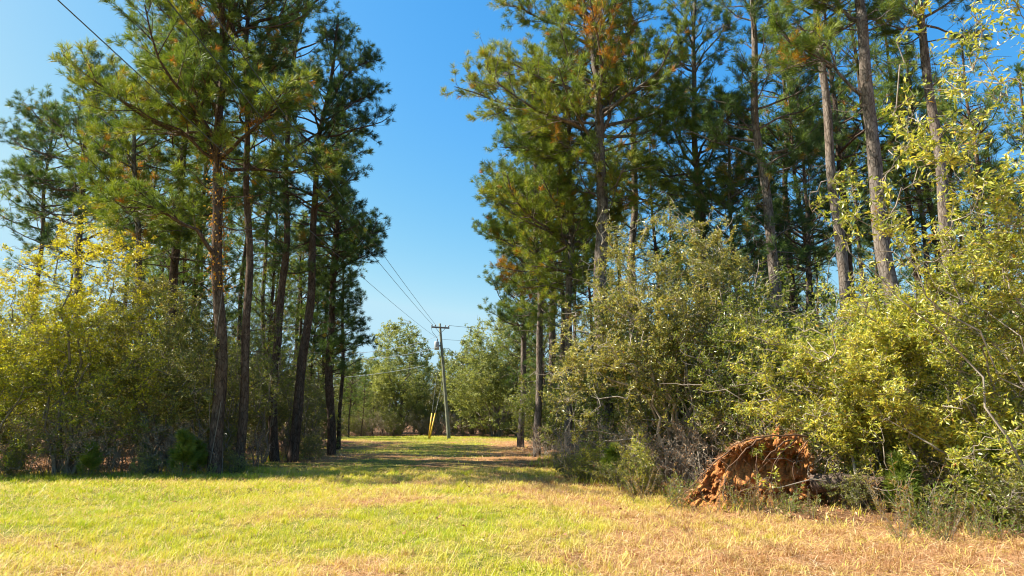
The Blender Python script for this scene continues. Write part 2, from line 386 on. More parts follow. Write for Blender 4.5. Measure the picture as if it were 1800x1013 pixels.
    ti = tmean + br[idx] + rng.normal(size=M) * tsd * .85 + .14 * noise(p, .9)
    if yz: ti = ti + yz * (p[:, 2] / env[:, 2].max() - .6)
    ti = np.where(rng.random(M) < .02, rng.uniform(.9, 1, M), np.clip(ti, 0, .9))
    sz = rng.uniform(.4, 1.2, M)
    leaf_batch(lm, rng, p + off, ld, nu, leafL * sz, leafW * sz, ti)
    return wm.build(wood, bark, parent, True), lm.build(foli, mat, parent)
def bush(name, seed, loc, label, cat, group=None, **kw):
    root = empty(name, (loc[0], loc[1], float(gz(loc[0], loc[1])))); tag(root, label, cat, group)
    bush_parts(seed, parent=root, **kw); return root

# ------------------------------------------------------------------ ground
def lane_left(y):  return np.interp(y, [0, 17.5, 19.5, 22, 30, 40, 55, 60, 62], [-60, -60, -24, -9.9, -9.6, -10.6, -12, -25, -80])
def lane_right(y): return np.interp(y, [0, 8.5, 10.2, 12.8, 16, 23, 36, 55, 60, 62], [60, 30, 7.4, 3.2, 2.5, 1.9, 1.3, 1.2, 20, 80])
def lawn(x, y):                         # >0 inside the mown grass (metres from the edge)
    n = .7 * noise(np.stack([x, y, 0 * x], -1), .8)
    return np.minimum(np.minimum(x - lane_left(y), lane_right(y) - x), 70.5 - y) + n
def ground_tint(x, y):                  # 1 fresh green .. 0 red-brown straw
    p = np.stack([x, y, 0 * x], -1)
    g = .575 - .034 * np.clip(x + 3, -6, 12) + .17 * noise(p, .45) + .14 * noise(p + 7, 1.6)
    g -= .40 * np.clip((x - .8) / 3, 0, 1) * np.clip((13 - y) / 4, 0, 1)
    g -= .06 * np.clip((y - 20) / 8, 0, 1)
    g -= .42 * np.clip((y - 21) / 5, 0, 1) * np.exp(-((x - lane_left(y)) / 3.4) ** 2) * np.clip((61 - y) / 3, 0, 1)
    g -= .30 * np.clip((y - 24) / 5, 0, 1) * np.exp(-((lane_right(y) - x) / 2.2) ** 2) * np.clip((61 - y) / 3, 0, 1)
    g += .15 * np.clip((y - 58) / 4, 0, 1)
    return g
def ground_mat():
    m, nt = newmat('ground'); N = nt.nodes; L = nt.links
    tc = N.new('ShaderNodeTexCoord'); a = N.new('ShaderNodeAttribute'); a.attribute_name = 'tint'
    n1 = noisen(nt, 14, 7, .7, tc.outputs['Object']); n2 = noisen(nt, 90, 4, .7, tc.outputs['Object'])
    n3 = noisen(nt, 2.2, 5, .6, tc.outputs['Object'])
    lit = ramp(nt, [(.3, (.06, .028, .014)), (.5, (.17, .085, .04)), (.75, (.30, .17, .09))], n1)
    gr = ramp(nt, [(.3, (.11, .12, .02)), (.55, (.21, .21, .04)), (.75, (.30, .25, .075))], n1)
    st = ramp(nt, [(.3, (.20, .10, .04)), (.55, (.36, .19, .08)), (.75, (.48, .30, .14))], n1)
    md = N.new('ShaderNodeMath'); md.operation = 'MULTIPLY_ADD'; md.inputs[1].default_value = .25; L.new(n3, md.inputs[0])
    ad = N.new('ShaderNodeMath'); ad.operation = 'SUBTRACT'; L.new(a.outputs['Fac'], ad.inputs[0]); ad.inputs[1].default_value = .125
    L.new(ad.outputs[0], md.inputs[2])
    # attribute: <0.05 woods, else 0.2..1 lawn
    f1 = ramp(nt, [(.08, (0, 0, 0)), (.2, (1, 1, 1))], md.outputs[0]); f2 = ramp(nt, [(.42, (0, 0, 0)), (.72, (1, 1, 1))], md.outputs[0])
    c = mixc(nt, lit, mixc(nt, st, gr, f2), f1)
    sp = ramp(nt, [(.3, (.6, .6, .6)), (.7, (1.25, 1.25, 1.25))], n2)
    c = mixc(nt, c, sp, 1.0, 'MULTIPLY')
    p = N.new('ShaderNodeBsdfPrincipled'); L.new(c, p.inputs['Base Color']); p.inputs['Roughness'].default_value = .95
    p.inputs['Specular IOR Level'].default_value = .1
    b = N.new('ShaderNodeBump'); b.inputs['Strength'].default_value = .8; b.inputs['Distance'].default_value = .04
    L.new(mixc(nt, n1, n2, .4), b.inputs['Height']); L.new(b.outputs[0], p.inputs['Normal'])
    o = N.new('ShaderNodeOutputMaterial'); L.new(p.outputs[0], o.inputs[0]); return m
xs = np.concatenate([-np.geomspace(600, 26, 16), np.linspace(-25, 25, 170), np.geomspace(26, 600, 16)])
ys = np.concatenate([-np.geomspace(300, 3, 10), np.linspace(0, 30, 110), np.linspace(30.5, 75, 60), np.geomspace(78, 900, 16)])
X, Y = np.meshgrid(xs, ys); nx, ny = len(xs), len(ys)
lw = lawn(X.ravel(), Y.ravel()); tt = np.where(lw > 0, np.clip(.2 + .8 * ground_tint(X.ravel(), Y.ravel()), .25, 1), 0)
k = np.arange(nx - 1)[None] + np.arange(ny - 1)[:, None] * nx
F = np.stack([np.stack([k, k + 1, k + nx + 1], -1), np.stack([k, k + nx + 1, k + nx], -1)], 2).reshape(-1, 3)
gm = MB(); gm.add(np.stack([X, Y, gz(X, Y)], -1), F, tt)
tag(gm.build('ground', ground_mat(), None, True), kind='structure')

# ------------------------------------------------------------------ grass and litter
rg = np.random.default_rng(11)
def scatter(n, y0, y1, spread=.86, off=1.0):
    y = np.sqrt(rg.uniform((y0 + off) ** 2, (y1 + off) ** 2, n)) - off
    x = rg.uniform(-1, 1, n) * (y + off) * spread
    return x, y
def blades(mb, x, y, h, wdt, tint, lean=.7, three=True):
    n = len(x); p = np.stack([x, y, gz(x, y) - .01], -1); a = rg.uniform(0, 6.28, n)
    dv = np.stack([np.cos(a), np.sin(a), 0 * a], 1); s = np.stack([-np.sin(a), np.cos(a), 0 * a], 1)
    ln = np.abs(rg.normal(size=n)) * lean + .15
    up = np.array([0, 0, 1.]); hh = h[:, None]
    d1 = nrm(up + dv * ln[:, None] * .6); d2 = nrm(up * .8 + dv * ln[:, None] * 1.7 )
    m = p + d1 * hh * .5; tip = m + d2 * hh * .55; w_ = s * wdt[:, None] / 2
    V = np.stack([p - w_, p + w_, m + w_ * .8, m - w_ * .8, tip], 1)
    Fs = np.array([[0, 1, 2], [0, 2, 3], [3, 2, 4]])
    if not three:
        mb.tris(p - w_, p + w_, tip, tint); return
    mb.add(V, (Fs[None] + (np.arange(n) * 5)[:, None, None]).reshape(-1, 3), np.repeat(tint, 5))
gb = MB()
for (n, y0, y1, h0, w0, three) in ((230000, 6, 14, .085, .0075, True), (190000, 14, 24, .095, .012, True), (120000, 24, 70, .09, .02, False)):
    x, y = scatter(n, y0, y1)
    if y0 == 24: x = rg.uniform(-14, 3.5, n); k = rg.random(n) < .22; y = np.where(k, rg.uniform(57, 71, n), y); x = np.where(k, rg.uniform(-32, 26, n), x)
    tn = ground_tint(x, y); lw = lawn(x, y)
    clump = noise(np.stack([x, y, 0 * x], -1), 5.5)
    k = (lw > 0) & (rg.random(n) < np.clip(.75 + .35 * clump - .5 * (tn < .38), .12, 1))
    x, y, tn, clump = x[k], y[k], tn[k], clump[k]
    h = h0 * rg.uniform(.45, 1.25, len(x)) * (1 + .5 * clump)
    ti = np.clip(tn + rg.normal(size=len(x)) * .14 + .06 * clump, 0, 1)
    ti = np.where(rg.random(len(x)) < .12, rg.uniform(.1, .4, len(x)), ti)
    blades(gb, x, y, h, w0 * rg.uniform(.6, 1.3, len(x)), ti, .75, three)
cx, cy = scatter(2600, 6.3, 24); k = lawn(cx, cy) > .1; cx, cy = cx[k], cy[k]; m_ = len(cx); n = m_ * 34
tx_ = np.repeat(cx, 34) + rg.normal(size=n) * .045; ty_ = np.repeat(cy, 34) + rg.normal(size=n) * .045
blades(gb, tx_, ty_, np.repeat(rg.uniform(.09, .2, m_), 34) * rg.uniform(.5, 1.1, n), .006 * (1 + ty_ / 30), np.clip(np.repeat(ground_tint(cx, cy) + rg.normal(size=m_) * .2, 34) + rg.normal(size=n) * .07, 0, 1), .8)
tag(gb.build('grass', GRASSM), 'mown yellow green grass with dry patches covering the clearing and lane', 'grass', kind='stuff')
# rough uncut fringe along the woods
fb = MB()
n = 110000; x, y = scatter(n, 8, 34); lw = lawn(x, y)
k = (lw < .35) & (lw > -1.5) & (noise(np.stack([x, y, 0 * x], -1), 2.2) > -.25); x, y = x[k], y[k]
near = np.where(x > 0, 1.0, .85)
blades(fb, x, y, .20 * near * rg.uniform(.35, 1.5, len(x)), .008 * (1 + y / 25) * rg.uniform(.6, 1.3, len(x)), np.clip(.68 - .05 * np.clip(x, -2, 8) + .12 * noise(np.stack([x, y, 0 * x], -1), 1.5) + rg.normal(size=len(x)) * .2, 0, 1), .6)
tag(fb.build('rough_grass', GRASSM), 'long unmown grass fringe along the edge of the woods', 'long grass', kind='stuff')
def strips(mb, x, y, L, wd, tint, z=.012, tilt=.12):
    n = len(x); a = rg.uniform(0, 6.28, n); d = np.stack([np.cos(a), np.sin(a), rg.normal(size=n) * tilt], 1); s = np.stack([-np.sin(a), np.cos(a), 0 * a], 1)
    p = np.stack([x, y, gz(x, y) + z + rg.uniform(0, .035, n)], -1); q = p + d * L[:, None]; w_ = s * wd[:, None] / 2
    V = np.stack([p - w_, p + w_, q + w_, q - w_], 1); mb.add(V, (np.array([[0, 1, 2], [0, 2, 3]])[None] + (np.arange(n) * 4)[:, None, None]).reshape(-1, 3), np.repeat(tint, 4))
tb = MB(); x, y = scatter(130000, 6.2, 24); k = (lawn(x, y) > 0) & (noise(np.stack([x, y, 0 * x], -1), 3.1) > -.4); x, y = x[k], y[k]
strips(tb, x, y, rg.uniform(.05, .17, len(x)), rg.uniform(.003, .007, len(x)) * (1 + y / 30), rg.uniform(.1, .5, len(x)), .03, .35)
tag(tb.build('dry_thatch', GRASSM), 'pale dry cut grass lying over the lawn', 'dry grass', kind='stuff')
sb = MB(); n = 150000; x, y = scatter(n, 6.2, 22)
g = ground_tint(x, y); k = (rg.random(n) < np.clip(1.1 - 1.6 * g, .015, 1)); x, y = x[k], y[k]
strips(sb, x, y, rg.uniform(.08, .24, len(x)), rg.uniform(.003, .006, len(x)), rg.uniform(0, 1, len(x)))
n = 26000; y = rg.uniform(22, 58, n); x = rg.uniform(-14, 4, n); g = ground_tint(x, y); k = rg.random(n) < np.clip(1.1 - 1.9 * g, 0, 1); x, y = x[k], y[k]
strips(sb, x, y, rg.uniform(.15, .35, len(x)), rg.uniform(.008, .014, len(x)), rg.uniform(0, 1, len(x)))
tag(sb.build('pine_straw', STRAW), 'fallen orange brown pine needles scattered over the grass', 'pine straw', kind='stuff')
lb = MB(); n = 60000; x, y = scatter(n, 9, 45, 1.0); k = (lawn(x, y) < .3) | (rg.random(n) < .035); x, y = x[k], y[k]; n = len(x)
d = nrm(rg.normal(size=(n, 3)) * [1, 1, .35]); p = np.stack([x, y, gz(x, y) + rg.uniform(.01, .06, n)], -1)
leaf_batch(lb, rg, p, d, rg.normal(size=(n, 3)) * .5 + [0, 0, 1], rg.uniform(.05, .13, n), rg.uniform(.03, .07, n), rg.uniform(0, .8, n))
tag(lb.build('leaf_litter', STRAW), 'brown fallen leaves under the trees', 'leaf litter', kind='stuff')

# ------------------------------------------------------------------ pines on the left
GL = 'tall pines left of the lane'
hero_pine(1, 29, [(135, 600), (137, 380), (152, 250), (163, 190)], 17.6, 8.2, 3.9, .20, 'open crowned pine at far left rising above the yellow tree', group=GL, n1=56, dens=.9, tbase=.4, mat=PINE2,
          bigs=[([(140, 340, 0), (90, 330, -.5), (10, 300, -.8)], .07), ([(150, 260, 0), (90, 230, .4), (40, 180, .5)], .06), ([(145, 350, 0), (190, 300, 0), (215, 280, 0)], .05)])
hero_pine(2, 27, [(305, 620), (310, 430), (322, 250), (330, 100)], 19.5, 7, 3.3, .21, 'grey pine standing left of the vine covered trunk', group=GL, bark=BARKD, n1=60, tbase=.3)
hero_pine(3, 34, [(343, 600), (355, 330), (362, 200)], 21, 10, 2.6, .17, 'slim pine just left of the vine covered trunk', group=GL, bark=BARKD, n1=50, tbase=.35)
hero_pine(4, 21, [(380, 818), (381, 600), (384, 450), (388, 300), (386, 100)], 20.5, 6.8, 3.8, .19, 'thick red brown pine with climbing vine and long limb arching left', group=GL, n1=64, tbase=.5, bark=BARKD, dead=.07,
          bigs=[([(386, 290, 0), (350, 215, -.6), (290, 180, -1.0), (190, 155, -1.4)], .11), ([(385, 460, 0), (340, 400, -.8), (270, 370, -1.2), (220, 365, -1.5)], .07), ([(385, 300, 0), (355, 190, -1), (330, 130, -1.5)], .06), ([(386, 130, 0), (330, 60, -.8), (270, 5, -1.0)], .07)])
hero_pine(5, 22, [(428, 815), (430, 600), (434, 420), (440, 240), (432, 60)], 21, 9.2, 3.4, .135, 'straight bare pine trunk immediately right of the vine covered one', group=GL, bark=BARKD, n1=56, tbase=.3)
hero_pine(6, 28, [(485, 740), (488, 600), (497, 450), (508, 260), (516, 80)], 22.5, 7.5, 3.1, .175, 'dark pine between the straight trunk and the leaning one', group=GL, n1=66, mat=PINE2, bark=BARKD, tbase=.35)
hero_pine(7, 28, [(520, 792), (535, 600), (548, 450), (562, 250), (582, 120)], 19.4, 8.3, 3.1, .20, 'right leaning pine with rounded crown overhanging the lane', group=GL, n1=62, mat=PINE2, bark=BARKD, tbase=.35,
          bigs=[([(570, 200, 0), (610, 130, 0), (650, 105, 0)], .06), ([(566, 240, 0), (610, 190, -.5), (648, 165, -.6)], .05)])
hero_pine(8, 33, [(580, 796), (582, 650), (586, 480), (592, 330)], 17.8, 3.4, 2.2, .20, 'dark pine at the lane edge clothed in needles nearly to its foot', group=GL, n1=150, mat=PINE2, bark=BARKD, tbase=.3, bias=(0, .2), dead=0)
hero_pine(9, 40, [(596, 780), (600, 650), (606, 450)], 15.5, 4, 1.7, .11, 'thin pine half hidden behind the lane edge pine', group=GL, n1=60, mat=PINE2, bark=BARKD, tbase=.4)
hero_pine(10, 36, [(458, 770), (462, 600), (470, 420)], 20, 9, 2.2, .13, 'thin dark pine seen between the straight trunk and its right neighbour', group=GL, n1=48, tbase=.45)
hero_pine(11, 24, [(250, 700), (245, 450), (235, 250)], 14.2, 7, 2.6, .15, 'shorter pine whose crown shows between yellow tree and grey pine', group=GL, n1=50, tbase=.55, dead=.05)

# pines on the right
GR = 'tall pines right of the lane'
hero_pine(21, 43, [(918, 768), (919, 600), (921, 400)], 20, 3.6, 2.6, .20, 'farthest right hand pine, standing on the lane edge', group=GR, n1=125, mat=PINE2, tbase=.5, bias=(math.pi, .15))
hero_pine(37, 31, [(948, 760), (947, 560), (944, 380)], 19.5, 5.2, 2.3, .16, 'slim full pine between the farthest right hand pine and the twin pines', group=GR, n1=95, tbase=.6, bias=(math.pi, .15))
hero_pine(22, 37, [(973, 700), (971, 500), (968, 350)], 20, 6, 2.9, .22, 'left one of the twin pines behind the lane edge', group=GR, n1=110, mat=PINE2, tbase=.4, bias=(math.pi, .2))
hero_pine(23, 38, [(988, 680), (987, 450), (985, 350)], 19, 7, 2.4, .17, 'right one of the twin pines behind the lane edge', group=GR, n1=50, mat=PINE2, tbase=.4)
hero_pine(24, 24, [(1067, 790), (1062, 600), (1056, 400), (1052, 250), (1046, 0)], 21, 8, 4.0, .285, 'thick pine trunk rising out of the large olive bush, limb forking right', group=GR, n1=82, tbase=.62, bias=(math.pi, .1), dead=.05,
          bigs=[([(1056, 240, 0), (1078, 170, 0), (1096, 70, 0)], .09), ([(1050, 280, 0), (1000, 265, -.4), (930, 200, -.8)], .06), ([(1050, 90, 0), (970, 40, -.5), (900, 10, -.8)], .07), ([(1052, 150, 0), (980, 120, -.3), (910, 110, -.6)], .06)])
hero_pine(25, 29, [(1114, 560), (1112, 260), (1108, 30)], 22, 9.5, 2.8, .21, 'grey pine just right of the thick forked pine', group=GR, n1=56, tbase=.5)
hero_pine(26, 25, [(1238, 600), (1226, 300), (1219, 0)], 20, 6, 2.6, .19, 'slender pine with a second thin stem in front, above the olive bush', group=GR, n1=78, tbase=.5)
hero_pine(27, 22, [(1362, 560), (1350, 400), (1336, 230), (1320, 0)], 20.5, 6.5, 2.7, .20, 'straight grey pine between the olive bush and the leaning trunks', group=GR, n1=60, tbase=.35, mat=PINE2)
hero_pine(28, 20, [(1488, 560), (1474, 420), (1461, 250), (1432, 0)], 21, 12.5, 2.7, .18, 'bare pale pine trunk leaning slightly left, third big trunk from the right', group=GR, n1=46, tbase=.5, deadn=10)
hero_pine(29, 17.5, [(1562, 480), (1548, 330), (1534, 200), (1500, 0)], 21, 12, 3.0, .225, 'thickest bare pine trunk on the right, with limb forking left', group=GR, n1=50, tbase=.5, deadn=10,
          bigs=[([(1522, 170, 0), (1450, 110, 0), (1375, 60, .2)], .05), ([(1512, 60, 0), (1480, 20, 0), (1450, -30, 0)], .07)])
hero_pine(30, 18.5, [(1675, 470), (1664, 400), (1645, 250), (1612, 0)], 20, 11.5, 2.6, .19, 'bare pine trunk farthest to the right, behind the leafy sprays', group=GR, n1=50, tbase=.5, deadn=10)
hero_pine(31, 31, [(1502, 520), (1490, 380), (1475, 240)], 19, 9, 2.0, .14, 'thin dark pine just right of the pale leaning trunk', group=GR, n1=40, tbase=.3, mat=PINE2)
hero_pine(32, 33, [(1518, 500), (1508, 400), (1480, 240)], 18, 9, 2.0, .14, 'thin pine leaning left, between the two biggest right hand trunks', group=GR, n1=40, tbase=.3, mat=PINE2)
hero_pine(33, 27, [(1625, 480), (1612, 300), (1600, 150)], 17, 8.5, 2.1, .13, 'thin pine between the thickest trunk and the rightmost trunk', group=GR, n1=44, tbase=.4)
hero_pine(34, 24, [(1300, 620), (1290, 420), (1278, 200)], 13.5, 4.5, 2.2, .11, 'young full pine filling the gap behind the olive bush', group=GR, n1=70, tbase=.35, mat=PINE2)
hero_pine(35, 26, [(1000, 700), (1003, 560), (1000, 300)], 17.5, 5, 2.7, .16, 'bright needled pine overhanging the lane left of the thick forked pine', group=GR, n1=105, tbase=.62, bias=(math.pi, .3), dead=.05)
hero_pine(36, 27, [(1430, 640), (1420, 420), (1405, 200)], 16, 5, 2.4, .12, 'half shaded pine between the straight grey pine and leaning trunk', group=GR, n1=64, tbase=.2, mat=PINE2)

# background pines: prototypes and copies
def bg_pine(seed, H, hb, Rc, r0, n1, mat, tb, name='pine_tree', bark=BARKD):
    root = empty(name); tag(root, 'x', 'tree')
    pine_parts(seed, [(0, 0, 0), (np.sin(seed) * .5, np.cos(seed) * .5, H)], H, hb, Rc, r0, n1=n1, n=15, wid=.028, mat=mat, parent=root, tbase=tb, bark=bark, dens=.75, rseg=8, deadn=8, needL=.28)
    return root
BP = [bg_pine(101, 19, 9, 2.7, .17, 50, PINE, .45), bg_pine(102, 18, 7.5, 2.5, .15, 52, PINE2, .5), bg_pine(103, 20, 11, 2.8, .19, 44, PINE, .35),
      bg_pine(104, 12, 2.5, 2.2, .10, 64, PINE2, .6)]
GB = 'pines standing deeper in the woods'
rb = np.random.default_rng(77)
ORD = 'first second third fourth fifth sixth seventh eighth ninth tenth eleventh twelfth thirteenth fourteenth fifteenth sixteenth seventeenth eighteenth nineteenth'.split()
def ordl(lst, i, lab):
    k = sorted(q[0] for q in lst).index(lst[i][0])
    return lab + ', ' + ('leftmost' if k == 0 else 'rightmost' if k == len(lst) - 1 else ORD[k] + ' from the left')
def spread(lst, lab, grp, s0=.85, s1=1.1):
    for i, (px, D, k) in enumerate(lst):
        b = base(px, D); s = rb.uniform(s0, s1)
        place(BP[k], b[0], D, s, None, rb.uniform(0, 6.28), ordl(lst, i, lab), grp)
spread([(30, 38, 0), (90, 46, 1), (190, 40, 2), (20, 56, 3)], 'pine behind the yellow tree at far left, deep in the wood', GB)
spread([(270, 44, 1), (330, 50, 0), (400, 38, 2), (420, 48, 3), (290, 33, 3), (352, 34, 3), (240, 34, 3), (220, 40, 0)], 'pine seen through the gaps around the vine covered trunk', GB)
spread([(470, 46, 1), (520, 42, 0), (550, 52, 3), (505, 60, 1), (575, 60, 3), (450, 36, 3), (535, 42, 3), (558, 44, 0), (468, 40, 2), (512, 44, 2)], 'background pine between the trunks left of the lane', GB, .75, .95)
spread([(1010, 48, 0), (1050, 42, 1), (1100, 36, 0), (1090, 52, 3), (960, 55, 3)], 'background pine behind the thick forked pine', GB)
spread([(1170, 36, 1), (1200, 48, 2), (1290, 50, 1), (1240, 34, 3), (1330, 38, 3)], 'background pine above the large olive bush', GB)
spread([(1400, 44, 2), (1450, 52, 1), (1590, 46, 0), (1420, 34, 3), (1560, 34, 3), (1408, 30, 0), (1530, 27, 0), (1456, 27, 1), (1600, 30, 2)], 'background pine between the leaning bare trunks', GB)
spread([(1680, 44, 1), (1740, 32, 0), (1870, 30, 1), (1720, 42, 3), (1800, 26, 3), (1700, 27, 0), (1770, 24, 1), (1650, 30, 0)], 'background pine behind the rightmost trunk', GB)

# bare pale snags
snag = empty('dead_tree'); tag(snag, 'x', 'dead tree')
rs = np.random.default_rng(9); m = MB(); z = np.linspace(-.2, 13, 14)
tp = np.stack([.15 * np.sin(z * .5), .1 * np.cos(z * .4), z], 1); m.tubes(tp, .06 * (1 - z / 16), 6, .5)
hz = rs.uniform(4, 12.8, 34); a = rs.uniform(0, 6.28, 34); st = np.stack([np.interp(hz, z, tp[:, 0]), np.interp(hz, z, tp[:, 1]), hz], 1)
P = grow(rs, st, np.stack([np.cos(a), np.sin(a), .4 + 0 * a], 1), rs.uniform(.5, 1.8, 34), 5, .2, .3); m.tubes(P, .012 * np.linspace(1, .3, 5)[None].repeat(34, 0), 3)
m.build('trunk', DEAD, snag, True)
for px, D, l in ((1352, 30, 'bare pale dead tree just right of the straight grey pine'), (1378, 33, 'thin white snag left of the pale leaning trunk'), (1400, 36, 'faint bare snag close to the pale leaning trunk'),
                 (1270, 34, 'bare snag glimpsed above the olive bush')):
    b = base(px, D); place(snag, b[0], D, 1, 1, rs.uniform(0, 6), l, 'bare dead trees in the right hand wood')

# ------------------------------------------------------------------ broadleaf trees and shrubs, left
GU = 'broadleaf understory left of the lane'
b = base(118, 20.5)
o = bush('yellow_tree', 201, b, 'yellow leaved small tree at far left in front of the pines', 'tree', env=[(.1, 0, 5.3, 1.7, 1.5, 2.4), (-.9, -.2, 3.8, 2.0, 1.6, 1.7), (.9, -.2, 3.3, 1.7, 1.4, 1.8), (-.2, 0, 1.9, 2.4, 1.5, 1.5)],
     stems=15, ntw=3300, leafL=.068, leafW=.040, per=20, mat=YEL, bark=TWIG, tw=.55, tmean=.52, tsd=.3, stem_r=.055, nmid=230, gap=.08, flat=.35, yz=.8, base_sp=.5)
b = base(-40, 20)
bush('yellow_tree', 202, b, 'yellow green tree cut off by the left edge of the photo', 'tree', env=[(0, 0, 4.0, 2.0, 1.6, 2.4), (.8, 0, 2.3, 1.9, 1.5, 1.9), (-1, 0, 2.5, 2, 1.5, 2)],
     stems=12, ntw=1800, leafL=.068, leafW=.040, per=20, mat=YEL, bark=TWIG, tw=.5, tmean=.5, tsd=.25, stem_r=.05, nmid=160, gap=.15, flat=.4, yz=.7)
b = base(265, 21.5)
bush('olive_tree', 203, b, 'small olive green tree between the yellow tree and the vine covered pine', 'tree', env=[(-.4, 0, 4.3, 1.7, 1.4, 1.9), (.7, 0, 3.2, 1.6, 1.4, 1.7), (-.6, -.3, 2.2, 1.8, 1.4, 1.5)],
     stems=13, ntw=2300, leafL=.075, leafW=.043, per=17, mat=OLI, bark=TWIG, tw=.5, tmean=.6, tsd=.25, stem_r=.045, nmid=190, gap=.2, flat=.4)
# shared shrub prototypes
def proto(name, cat, **kw):
    root = empty(name); tag(root, 'x', cat); bush_parts(parent=root, **kw); return root
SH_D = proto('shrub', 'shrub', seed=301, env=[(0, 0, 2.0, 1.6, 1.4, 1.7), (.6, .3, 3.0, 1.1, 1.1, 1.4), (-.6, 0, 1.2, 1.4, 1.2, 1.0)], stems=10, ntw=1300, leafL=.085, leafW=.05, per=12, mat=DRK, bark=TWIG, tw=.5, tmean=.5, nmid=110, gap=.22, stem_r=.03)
SH_O = proto('shrub', 'shrub', seed=302, env=[(0, 0, 2.2, 1.5, 1.4, 1.8), (-.5, .3, 3.2, 1.1, 1.0, 1.3), (.7, 0, 1.3, 1.3, 1.2, 1.1)], stems=10, ntw=1300, leafL=.08, leafW=.045, per=12, mat=OLI, bark=TWIG, tw=.5, tmean=.45, nmid=110, gap=.25, stem_r=.03)
SH_L = proto('low_shrub', 'shrub', seed=303, env=[(0, 0, .65, .95, .8, .6), (.4, .2, .9, .6, .5, .5)], stems=9, ntw=420, leafL=.06, leafW=.034, per=11, mat=OLI, bark=TWIG, tw=.3, tmean=.5, nmid=50, gap=.2, stem_r=.012, clump=2)
TR_F = proto('broadleaf_tree', 'tree', seed=304, env=[(0, 0, 7.2, 2.8, 2.6, 2.9), (1.2, .5, 5.2, 3.0, 2.6, 2.4), (-1.4, 0, 4.6, 3.0, 2.6, 2.4), (0, -.5, 2.8, 3.6, 2.8, 2.2)], stems=14, ntw=4600, leafL=.17, leafW=.075, per=11, mat=GRY, bark=TWIG, tw=.8, tmean=.5, nmid=240, gap=.28, stem_r=.10, clump=.8, droop=.02)
TR_G = proto('broadleaf_tree', 'tree', seed=305, env=[(0, 0, 6.5, 2.0, 2.0, 2.6), (.6, .5, 4.3, 2.3, 2.1, 2.4), (-.5, 0, 3.0, 2.4, 2.2, 2.2)], stems=10, ntw=2200, leafL=.17, leafW=.085, per=11, mat=OLI, bark=TWIG, tw=.7, tmean=.42, nmid=170, gap=.3, stem_r=.09, clump=.9)
SAP = proto('sapling', 'sapling', seed=306, env=[(0, 0, 3.2, .8, .8, 1.5), (.2, 0, 4.6, .5, .5, .8)], stems=3, ntw=170, leafL=.075, leafW=.045, per=9, mat=DRK, bark=TWIG, tw=.4, tmean=.6, nmid=26, gap=.3, stem_r=.035, base_sp=.12)
BRUSH = proto('brushwood', 'brush', seed=307, env=[(0, 0, 1.0, 1.3, .8, .9)], stems=26, ntw=420, leafL=.05, leafW=.03, per=2, mat=STRAW, bark=PALE, tw=.4, tmean=.5, nmid=260, gap=.05, stem_r=.013, base_sp=1.1)
def row(pr, lst, lab, grp, s0=.85, s1=1.15):
    for i, (px, D, s) in enumerate(lst):
        b = base(px, D); place(pr, b[0], D, s * rb.uniform(.93, 1.07), s * rb.uniform(.9, 1.1), rb.uniform(0, 6.28), lab[i] if isinstance(lab, list) else ordl(lst, i, lab), grp)
row(SH_O, [(30, 23, 1.1), (100, 25, 1.2), (200, 24, 1.1), (290, 25, 1.1), (350, 24, 1.0)], 'leafy shrub in the shade under the left hand trees', GU)
row(SH_O, [(405, 26, .9), (455, 30, 1.0), (520, 35, .85), (560, 42, .9), (440, 38, 1.3), (500, 44, 1.4)], 'dark green shrub among the trunks left of the lane', GU)
row(SH_O, [(345, 23, .95), (390, 31, 1.2), (475, 38, 1.0), (545, 39, .8)], ['olive shrub at the foot of the vine covered pine', 'olive shrub behind the straight bare trunk', 'sunlit olive shrub between the dark pine and leaning pine', 'small olive shrub beside the lane edge pine'], GU)
row(SH_O, [(150, 33, 1.6), (250, 36, 1.7), (40, 36, 1.7), (330, 42, 1.8), (420, 52, 1.7), (-80, 36, 1.7)], 'tall olive thicket deep in the left hand wood', GU)
row(TR_G, [(395, 58, .8), (470, 62, .85), (540, 66, .8), (290, 55, .9), (180, 52, .9), (60, 50, .9), (-60, 45, .9)], 'green broadleaf tree closing the view behind the left trunks', 'trees closing the view behind the left trunks')
row(SAP, [(395, 22.5, .9), (415, 24, 1), (448, 24.5, .9), (462, 27, 1.1), (505, 30, 1), (533, 31, .9), (552, 34, .9), (475, 32, 1.2), (225, 21.5, .8), (335, 21.5, .8)], 'thin leafy sapling among the trunks on the left', 'saplings left of the lane')
row(BRUSH, [(20, 20.3, .8), (75, 20.6, .9), (170, 20.4, .9), (215, 21, .9), (270, 20.8, .8), (320, 21.5, .9), (-40, 20, .9), (120, 21.5, 1), (420, 24, .8), (500, 30, .8), (550, 34, .7)], 'thin bare stems under the left hand bushes', 'brushwood at the left woods edge')
row(SH_L, [(20, 19.8, .6), (258, 20.2, .6), (408, 21.5, .6), (545, 29, .8)],
    ['low shrub on the grass edge at the far left', 'low leafy shrub left of the bigger pine seedling', 'low shrub between vine covered pine and straight trunk', 'low shrub at the foot of the leaning pine'], 'low shrubs at the left woods edge')

